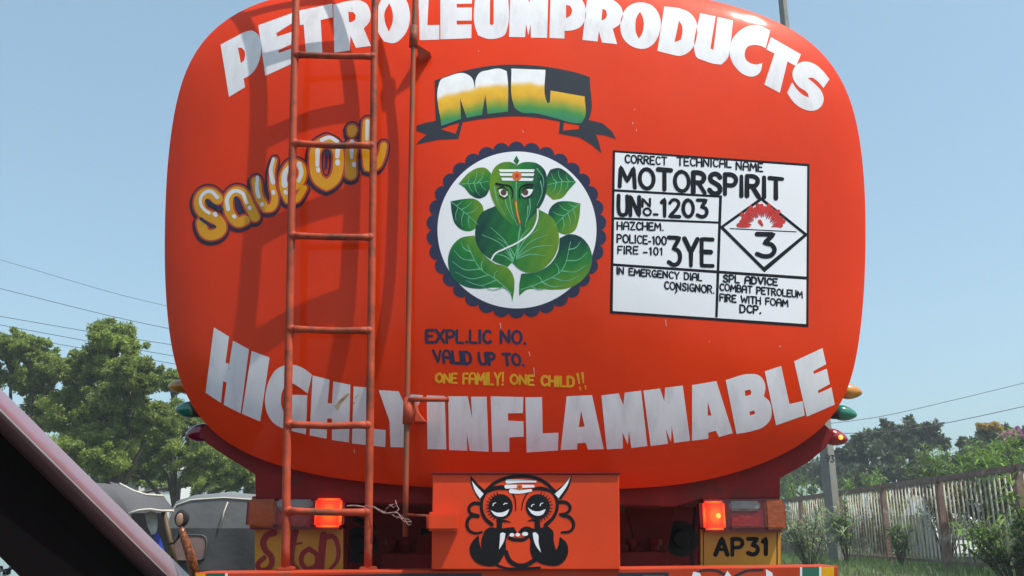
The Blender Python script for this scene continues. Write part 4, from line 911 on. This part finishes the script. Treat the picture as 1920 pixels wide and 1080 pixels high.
# =================================================================== FENCE, POLE, WIRES (right)
M['fence'] = mat('weathered_white_rail', (.46, .41, .33), .7, var=.35, vscale=3, col2=(.16, .09, .055), c2lo=.47, c2hi=.62, c2scale=3.2, stretch=(1, 1, .6))
M['fence_rust'] = mat('rusty_rail', (.17, .10, .075), .75, var=.35, vscale=5, col2=(.30, .27, .25), c2lo=.55, c2hi=.7, c2scale=4)
def fx(Y): return 8.8 + .0407 * (Y - 15.8)
fence = thing('fence', 'weathered white railing fence with rusty posts on the right roadside', 'fence', (9.2, 26, .4))
posts = [9.6, 12.9, 16.1, 19.4, 22.7, 26.1, 30.2, 34.0, 38, 42]
ZT, ZB = 2.28, .59
for k, Y in enumerate(posts):
    m = MB().box((fx(Y), Y, 1.35), (.13, .11, 1.96), bev=.008); m.build('post', M['fence_rust'], fence)
for a, b in zip(posts, posts[1:]):
    m = MB(); a2, b2 = a + .05, b - .05
    for z, h in ((ZT - .02, .12), (ZB, .06)):
        A0, B0 = Vector((fx(a2), a2, z)), Vector((fx(b2), b2, z)); d = B0 - A0
        m.box((A0 + B0) / 2, (.06, d.length, h), rot=Matrix.Rotation(-math.atan2(d.x, d.y), 3, 'Z'), bev=.006)
    m.build('rail', M['fence_rust'], fence)
    m = MB(); n = 16
    for i in range(1, n):
        y = a2 + (b2 - a2) * i / n + random.uniform(-.012, .012); xx = fx(y); lean = random.uniform(-.012, .012)
        m.tube([(xx, y, ZB + .02), (xx + lean * .5, y + lean, (ZB + ZT) / 2), (xx, y + lean * .6, ZT - .05)], .019, 6)
    m.build('bars', M['fence'], fence)

M['concrete'] = mat('grey_concrete_pole', (.18, .172, .155), .85, var=.15, vscale=5, bump=.006, bscale=20)
pole = thing('utility_pole', 'tall grey concrete pole marked 93 in front of the fence', 'utility pole', (8.6, 25, .4))
pb, pt = at(1568, 1040, 25), at(1556, 900, 25)
px_, py_ = 8.55, 25.0
d_ = at(1553, 860, 25); X0 = d_.x
PR = R(34)
def psq(cx, hw, z): return [(cx + hw * 1.414 * math.cos(PR + R(45 + 90 * k)), 25 + hw * 1.414 * math.sin(PR + R(45 + 90 * k)), z) for k in range(4)]
m = MB(); m.prism(psq(X0, .15, .3), psq(X0 - .16, .085, 20))
po = m.build('shaft', M['concrete'], pole, bevel=.02)
NV = Vector((math.cos(PR - R(90)), math.sin(PR - R(90)), .004)).normalized()
PP = Vector((X0 - .012, 25, 2.2)) + NV * .146
paint('lettering', [ribbon(smooth_line([(1555, 857), (1552, 860.5), (1548, 858), (1549, 854), (1553, 853), (1555, 856), (1554.5, 862), (1552, 866)]), 2.0), ribbon(smooth_line([(1558, 854), (1564, 854), (1560, 859), (1564, 862), (1562, 866), (1558, 865)]), 2.0)], M['black'], po, 1, surf=(PP[:], NV[:]), grid=3, rule='nonzero')
MB().box((X0 - .13, 25, 18.9), (1.8, .12, .12), bev=.01).build('crossarm', M['concrete'], pole)

def wire(label, pts, r=.011):
    m = MB(); m.tube(pts, r * .75, 6)
    return tag(m.build('power_line', M['wire']), label, 'power line', 'power lines')
def wpath(px, YL=26, n=24):
    """points along pixels (interpolated), depth eased towards the pole"""
    xs = [p[0] for p in px]
    q = smooth_line(px, 40); return [at(x, y, float(np.interp(x, [-400, 1500, 2400], [YL, 27, 25]))) for x, y in q]
wl = ['topmost thin power line crossing the sky left of the tank', 'second power line from the top, passing just above the left trees', 'third power line from the top, entering the left tree crown', 'fourth power line from the top, lower of a close pair', 'lowest power line at the left, seen right of the tree crown']
for k, (l, pts) in enumerate(zip(wl, ([(-300,400),(0,487),(310,573),(900,660),(1500,690)], [(-300,466),(0,541),(317,616),(900,700),(1500,728)], [(-300,537),(0,593),(320,646),(900,725),(1500,745)], [(-300,548),(0,609),(323,667),(900,760),(1500,776)], [(-300,560),(0,625),(325,682),(900,780),(1500,792)]))):
    wire(l, wpath(pts), .0085 if k == 0 else .0115)
wire('upper power line in the sky at the far right', wpath([(1500,800),(1640,783),(1780,752),(1920,718),(2300,620)]), .011)
wire('lower power line at the far right, above the treetops', wpath([(1500,815),(1700,806),(1790,790),(1920,762),(2300,680)]), .014)

# =================================================================== VEGETATION
M['leaf_a'] = leafmat('olive_green_leaves', (.13, .195, .03), (.30, .38, .08), (.40, .40, .11), .08, trans=.5)
M['leaf_b'] = leafmat('dark_green_leaves', (.035, .062, .028), (.085, .125, .055), (.11, .08, .06), .1)
M['leaf_c'] = leafmat('bright_green_leaves', (.07, .15, .02), (.19, .31, .05))
M['leaf_d'] = leafmat('shrub_green_leaves', (.065, .12, .028), (.17, .26, .08))
M['leaf_p'] = leafmat('pale_green_leaves', (.13, .18, .08), (.28, .34, .17))
M['petal_pink'] = leafmat('pink_petals', (.35, .12, .22), (.50, .22, .34)); M['petal_yellow'] = leafmat('yellow_petals', (.40, .26, .03), (.5, .36, .06))
M['bark'] = mat('grey_brown_bark', (.075, .06, .045), .9, var=.3, vscale=6, bump=.02, bscale=14)
def leafcloud(centres, n_each, spread, lsize, aspect=.45, rng=RNG):
    C = np.repeat(np.asarray(centres, float), n_each, 0); n = len(C)
    d = rng.normal(size=(n, 3)); d /= np.linalg.norm(d, axis=1, keepdims=True)
    sp = np.repeat(np.asarray(spread, float).reshape(-1, 1) * np.ones((len(centres), 1)), n_each, 0)
    C = C + d * (rng.random((n, 1)) ** .45) * sp * np.array([1, 1, .72])
    a = rng.normal(size=(n, 3)); a[:, 2] -= .25; a /= np.linalg.norm(a, axis=1, keepdims=True)
    b = np.cross(a, rng.normal(size=(n, 3))); b /= np.linalg.norm(b, axis=1, keepdims=True)
    L = lsize * rng.uniform(.6, 1.35, (n, 1)); W = L * aspect
    p0 = C; p1 = C + a * L * .5 + b * W * .5; p2 = C + a * L; p3 = C + a * L * .5 - b * W * .5
    V = np.stack([p0, p1, p2, p3], 1).reshape(-1, 3); return V, np.arange(4 * n).reshape(-1, 4)
def crown_centres(blobs, per, rng=RNG):
    cs, sp = [], []
    for (cx, cy, cz, rx, ry, rz) in blobs:
        for _ in range(per):
            d = rng.normal(size=3); d /= np.linalg.norm(d); r = rng.random() ** .5 * rng.uniform(.7, 1.17)
            cs.append((cx + d[0] * rx * r, cy + d[1] * ry * r, cz + d[2] * rz * r)); sp.append(min(rx, rz) * rng.uniform(.10, .36))
    return cs, sp
def tree(name, label, base, blobs, per, n_each, lsize, leaf, cat='tree', group=None, trunk_r=.16, flowers=None, aspect=.45):
    t = thing(name, label, cat, base, group)
    m = MB(); bx, by, bz = base; top = max(blobs, key=lambda b: b[2])
    cx = sum(b[0] for b in blobs) / len(blobs); cy = sum(b[1] for b in blobs) / len(blobs); zc = min(b[2] for b in blobs)
    fork = Vector((bx + (cx - bx) * .4, by + (cy - by) * .4, bz + (zc - bz) * .6))
    m.tube([Vector(base) - Vector((0, 0, .2)), Vector(base).lerp(fork, .5) + Vector((.06, .03, 0)), fork], [trunk_r * 1.3, trunk_r, trunk_r * .8], 10)
    cs, sp = crown_centres(blobs, per)
    for b in blobs:
        e = Vector(b[:3]); mid = fork.lerp(e, .5) + Vector((random.uniform(-.2, .2), random.uniform(-.2, .2), .15))
        m.tube([fork, mid, e], [trunk_r * .7, trunk_r * .42, trunk_r * .18], 8)
    for c in cs[::3]:
        b = min(blobs, key=lambda q: sum((q[i] - c[i]) ** 2 for i in range(3))); s = Vector(b[:3]); e = Vector(c)
        s = s.lerp(fork, random.uniform(0, .35))
        m.tube([s, s.lerp(e, .5) + Vector((0, 0, .1)), e], [trunk_r * .18, trunk_r * .12, trunk_r * .05], 5)
    m.build('trunk', M['bark'], t)
    V, Fq = leafcloud(cs, n_each, sp, lsize, aspect); link('crown', mesh_np('crown', V, Fq), M[leaf], t)
    if flowers:
        mt, blist, pr, ne = flowers; cs2, sp2 = crown_centres(blist, pr); V, Fq = leafcloud(cs2, ne, np.array(sp2) * .5, lsize * .8, .8); link('blossom', mesh_np('blossom', V, Fq), M[mt], t)
    return t
def blob(px, py, Y, rpx, rpy, ry=None):
    p = at(px, py, Y); k = Y / F; return (p.x, Y, p.z, rpx * k, ry or rpx * k, rpy * k)
GT = 'leafy trees on the left'
Yt = 24
tree('leafy_tree', 'tallest leafy tree at the left, its crown rising above the power lines beside the tank', (at(235, 900, Yt).x, Yt, 0),
     [blob(215, 640, Yt, 55, 42), blob(170, 690, Yt, 60, 40), blob(255, 700, Yt - 1, 55, 42), blob(215, 770, Yt, 80, 60), blob(140, 770, Yt + .5, 60, 55), blob(180, 850, Yt - .5, 75, 50), blob(290, 790, Yt, 45, 40)], 95, 300, .085, 'leaf_a', group=GT, trunk_r=.13)
tree('leafy_tree', 'smaller leafy tree at the left edge of the view, behind the maroon car', (at(70, 900, 26).x, 26, 0),
     [blob(60, 655, 26, 55, 30), blob(100, 690, 26, 50, 32), blob(20, 650, 26, 35, 32), blob(60, 710, 26, 45, 35), blob(90, 770, 26.5, 45, 40), blob(-40, 680, 26, 60, 50), blob(-70, 780, 26, 80, 60)], 60, 280, .085, 'leaf_a', group=GT, trunk_r=.12)
tree('leafy_tree', 'spreading tree beside the lower left edge of the tank, above the rickshaw hoods', (at(330, 900, 28).x, 28, 0),
     [blob(330, 790, 28, 60, 45), blob(290, 850, 28, 70, 50), blob(370, 850, 28, 75, 50), blob(440, 870, 28.5, 60, 40), blob(240, 865, 28, 60, 40), blob(325, 715, 28.5, 30, 25), blob(470, 900, 29, 60, 30)], 80, 290, .09, 'leaf_a', group=GT, trunk_r=.12)
tree('leafy_tree', 'low bushy tree standing behind the other left trees', (at(160, 930, 34).x, 34, 0),
     [blob(120, 860, 34, 90, 45), blob(230, 880, 34, 90, 40), blob(380, 900, 34, 90, 32), blob(40, 850, 34, 80, 50)], 40, 220, .14, 'leaf_a', group=GT, trunk_r=.15)
GT2 = 'trees beyond the fence'
tree('dark_tree', 'broad dark tree beyond the fence, right of the concrete pole', (at(1690, 960, 46).x, 46, 0),
     [blob(1690, 810, 46, 60, 28), blob(1640, 825, 46, 45, 25), blob(1740, 825, 46, 40, 30), blob(1680, 855, 45, 85, 35), blob(1610, 850, 46, 40, 22), blob(1720, 890, 44, 80, 35), blob(1630, 895, 44, 60, 30)], 34, 150, .25, 'leaf_b', group=GT2, trunk_r=.25)
tree('dark_tree', 'low hazy trees behind the concrete pole', (at(1530, 960, 60).x, 60, 0),
     [blob(1520, 890, 60, 50, 30), blob(1570, 880, 60, 40, 25), blob(1470, 905, 60, 50, 25), blob(1600, 905, 58, 50, 22)], 30, 130, .32, 'leaf_b', group=GT2, trunk_r=.2)
tree('flowering_tree', 'green tree with yellow blossom on top, beyond the fence near the right edge', (at(1850, 960, 40).x, 40, 0),
     [blob(1855, 820, 40, 45, 22), blob(1835, 845, 40, 45, 25), blob(1870, 860, 39, 50, 28), blob(1800, 870, 40, 55, 25)], 30, 150, .22, 'leaf_b', group=GT2, trunk_r=.18, flowers=('petal_yellow', [blob(1855, 803, 39.5, 22, 9)], 16, 40))
tree('flowering_tree', 'tree with pink blossom at the right edge beyond the fence', (at(1925, 960, 38).x, 38, 0),
     [blob(1920, 840, 38, 40, 30), blob(1960, 830, 38, 50, 40), blob(1910, 870, 37, 45, 25), blob(1960, 880, 37, 60, 30)], 30, 150, .2, 'leaf_b', group=GT2, trunk_r=.18, flowers=('petal_pink', [blob(1910, 822, 37.5, 35, 16), blob(1955, 805, 37.5, 50, 18)], 30, 40))

def spiky(name, label, base, h, nst, nl, leaf, llen=.24, lw=.046, spread=.6, group=None, cat='shrub'):
    """shrub of upright stems carrying long narrow leaves"""
    t = thing(name, label, cat, base, group); st = MB(); Vs, Fs = [], []; nb = 0; B0 = Vector(base)
    for s in range(nst):
        a = random.uniform(0, 6.283); lean = spread * random.random() ** .6; hh = h * random.uniform(.6, 1.05)
        tip = B0 + Vector((math.cos(a) * lean, math.sin(a) * lean, hh)); mid = B0.lerp(tip, .5) + Vector((0, 0, hh * .08))
        st.tube([B0 - Vector((0, 0, .1)), mid, tip], [.014, .01, .005], 5)
        for l in range(nl):
            f = .3 + .7 * (l / nl) + random.uniform(-.02, .02); p = B0.lerp(mid, f * 2) if f < .5 else mid.lerp(tip, min(1, f * 2 - 1))
            b = random.uniform(0, 6.283); el = random.uniform(-.2, 1.0); d = Vector((math.cos(b) * math.cos(el), math.sin(b) * math.cos(el), math.sin(el)))
            L = llen * random.uniform(.7, 1.25); sd = d.cross(Vector((0, 0, 1))).normalized() * lw * random.uniform(.8, 1.2) * .5
            q = [p, p + d * L * .4 + sd, p + d * L * .4 - sd, p + d * L + Vector((0, 0, -.3 * L))]
            Vs += [q[0], q[1], q[3], q[2]]; Fs.append((nb, nb + 1, nb + 2, nb + 3)); nb += 4
    st.build('stems', M['bark'], t)
    link('foliage', mesh_np('foliage', [v[:] for v in Vs], Fs), M[leaf], t)
    return t
GS = 'narrow-leaved shrubs along the fence'
def gpos(px, Y, z=.4): p = at(px, 900, Y); return (p.x, Y, z)
for (px, Y, h, ns, nl, sp, lf, lab) in [
    (1840, 19.5, 3.0, 26, 80, 1.1, 'leaf_c', 'tall bright green narrow-leaved shrub standing behind the fence, in front of the yellow blossom'),
    (1760, 23.5, 3.3, 26, 80, 1.3, 'leaf_c', 'bright green shrub behind the fence, rising over the rail between two posts'),
    (1930, 17.5, 3.0, 22, 80, 1.0, 'leaf_c', 'narrow-leaved shrub behind the fence at the right edge'),
    (1640, 28, 3.1, 26, 70, 1.6, 'leaf_c', 'low bright green shrub showing above the rail just right of the pole'),
    (1500, 33, 3.2, 34, 70, 2.0, 'leaf_c', 'bright green shrub above the fence left of the pole, next to the tail lamp'),
    (1575, 23.6, 1.8, 9, 44, .5, 'leaf_c', 'shrub climbing the foot of the concrete pole'),
    (1505, 22, 1.35, 18, 44, .9, 'leaf_p', 'pale green feathery shrub between the tail lamp and the concrete pole'),
    (1878, 13.4, 1.0, 24, 34, .9, 'leaf_c', 'strap-leaved shrub in front of the fence at the lower right corner'),
    (1935, 12.6, 1.55, 22, 40, .7, 'leaf_c', 'leafy shrub in front of the fence at the right edge'),
    (1672, 21.3, .95, 8, 40, .35, 'leaf_d', 'small loose shrub growing against the fence below the middle panel')]:
    spiky('shrub', lab, gpos(px, Y, .38), h - .38 if h > 2 else h, ns, nl, lf, spread=sp, group=GS, llen=.36 if h > 2 else .30)
# grass on the verge
n = 26000; gx_ = RNG.uniform(6.6, 12.5, n); gy_ = RNG.uniform(9, 45, n)
gz_ = np.interp(gx_, [6.4, 6.7, 7.6, 8.6, 10.5, 12, 13], [.0, .16, .34, .42, .42, .2, .02])
hh = RNG.uniform(.06, .26, n); aa = RNG.uniform(0, 6.283, n); w_ = .012
p0 = np.c_[gx_ - w_ * np.cos(aa), gy_ - w_ * np.sin(aa), gz_ - .03]; p1 = np.c_[gx_ + w_ * np.cos(aa), gy_ + w_ * np.sin(aa), gz_ - .03]
p2 = np.c_[gx_ + RNG.normal(0, .06, n), gy_ + RNG.normal(0, .06, n), gz_ + hh]
tag(link('grass', mesh_np('grass', np.stack([p0, p1, p2], 1).reshape(-1, 3), np.arange(3 * n).reshape(-1, 3)), M['leaf_d']), 'rough green grass on the roadside verge by the fence', 'grass', kind='stuff')

# low undergrowth beyond the fence, too dense to count
cs = [(x, y, .5 + 1.0 * RNG.random()) for x, y in zip(RNG.uniform(11.5, 48, 420), RNG.uniform(30, 62, 420))]
cs = [c for c in cs if c[0] > fx(c[1]) + 4.5]
V, Fq = leafcloud(cs, 90, np.array([RNG.uniform(.6, 1.1) for _ in cs]), .22, .4)
tag(link('undergrowth', mesh_np('undergrowth', V, Fq), M['leaf_b']), 'low green undergrowth filling the ground beyond the railing fence', 'undergrowth', kind='stuff')

# =================================================================== SMALL BACKGROUND THINGS
M['plaster'] = mat('white_plaster', (.68, .68, .66), .8, var=.08)
M['dark_glass'] = mat('dark_window', (.03, .035, .04), .2)
bd = thing('building', 'white plastered building glimpsed through the left trees', 'building', (at(240, 930, 70).x, 70, 0))
c0, c1 = at(190, 880, 70), at(330, 880, 70)
MB().box(((c0.x + c1.x) / 2, 73, c0.z / 2), (c1.x - c0.x, 6, c0.z), bev=.03).build('wall', M['plaster'], bd)
for px in (215, 250, 285, 312):
    p = at(px, 905, 70); MB().box((p.x, 69.98, p.z), (.9, .08, 1.3)).build('window', M['dark_glass'], bd)
MB().box(((c0.x + c1.x) / 2, 73, c0.z + .12), (c1.x - c0.x + .5, 6.5, .22)).build('roof', M['plaster'], bd)

M['van_white'] = mat('white_van_paint', (.62, .62, .62), .35, coat=.5, var=.05)
vY = 26.5; vc = at(1800, 1000, vY)
van = thing('van', 'small white van beyond the fence, half hidden by the bars', 'van', (vc.x, vY, 0))
m = MB(); x0, x1 = at(1758, 1000, vY).x, at(1846, 1000, vY).x
prof = [(-.02, .35), (-.08, .62), (.0, .95), (.35, 1.62), (.6, 1.72), (3.0, 1.72), (3.2, .9), (3.2, .35)]
m.prism([(x0, vY + a, z) for a, z in prof], [(x1, vY + a, z) for a, z in prof]); m.build('body', M['van_white'], van, bevel=.04)
xm = (x0 + x1) / 2; w2 = (x1 - x0) / 2
MB().prism([(x0 + .12, vY - .004, 1.0), (x1 - .12, vY - .004, 1.0), (x1 - .16, vY + .31, 1.56), (x0 + .16, vY + .31, 1.56)], [(x0 + .12, vY + .03, 1.0), (x1 - .12, vY + .03, 1.0), (x1 - .16, vY + .345, 1.56), (x0 + .16, vY + .345, 1.56)]).build('windscreen', M['dark_glass'], van)
for s in (-1, 1):
    h = MB().ell((xm + s * w2 * .72, vY - .07, .72), (.11, .05, .1), u=16, v=10).build('headlamp', M['lens_clear'], van)
    MB().ell((xm + s * w2 * .9, vY - .05, .9), (.05, .04, .06), u=12, v=8).build('indicator', M['lens_gold'], van)
    MB().tube([(xm + s * w2 * .85 - .08, vY + .6, .3), (xm + s * w2 * .85 + .08, vY + .6, .3)], .29, 22).build('wheel', M['rubber'], van)
MB().box((xm, vY - .1, .45), (w2 * 2.02, .1, .16), bev=.02).build('bumper', M['rubber'], van)

# =================================================================== AIR
hm = bpy.data.materials.new('haze'); hm.use_nodes = True; hn_ = hm.node_tree; hn_.nodes.clear()
ho = hn_.nodes.new('ShaderNodeOutputMaterial'); hv = hn_.nodes.new('ShaderNodeVolumePrincipled')
hv.inputs['Density'].default_value = .0019; hv.inputs['Color'].default_value = (.86, .93, 1, 1); hv.inputs['Anisotropy'].default_value = .2
hn_.links.new(hv.outputs[0], ho.inputs['Volume'])
hz_o = MB().box((0, 30, 10.5), (180, 110, 23)).build('haze', hm)
tag(hz_o, 'thin pale haze in the air over the road', 'haze', kind='stuff')
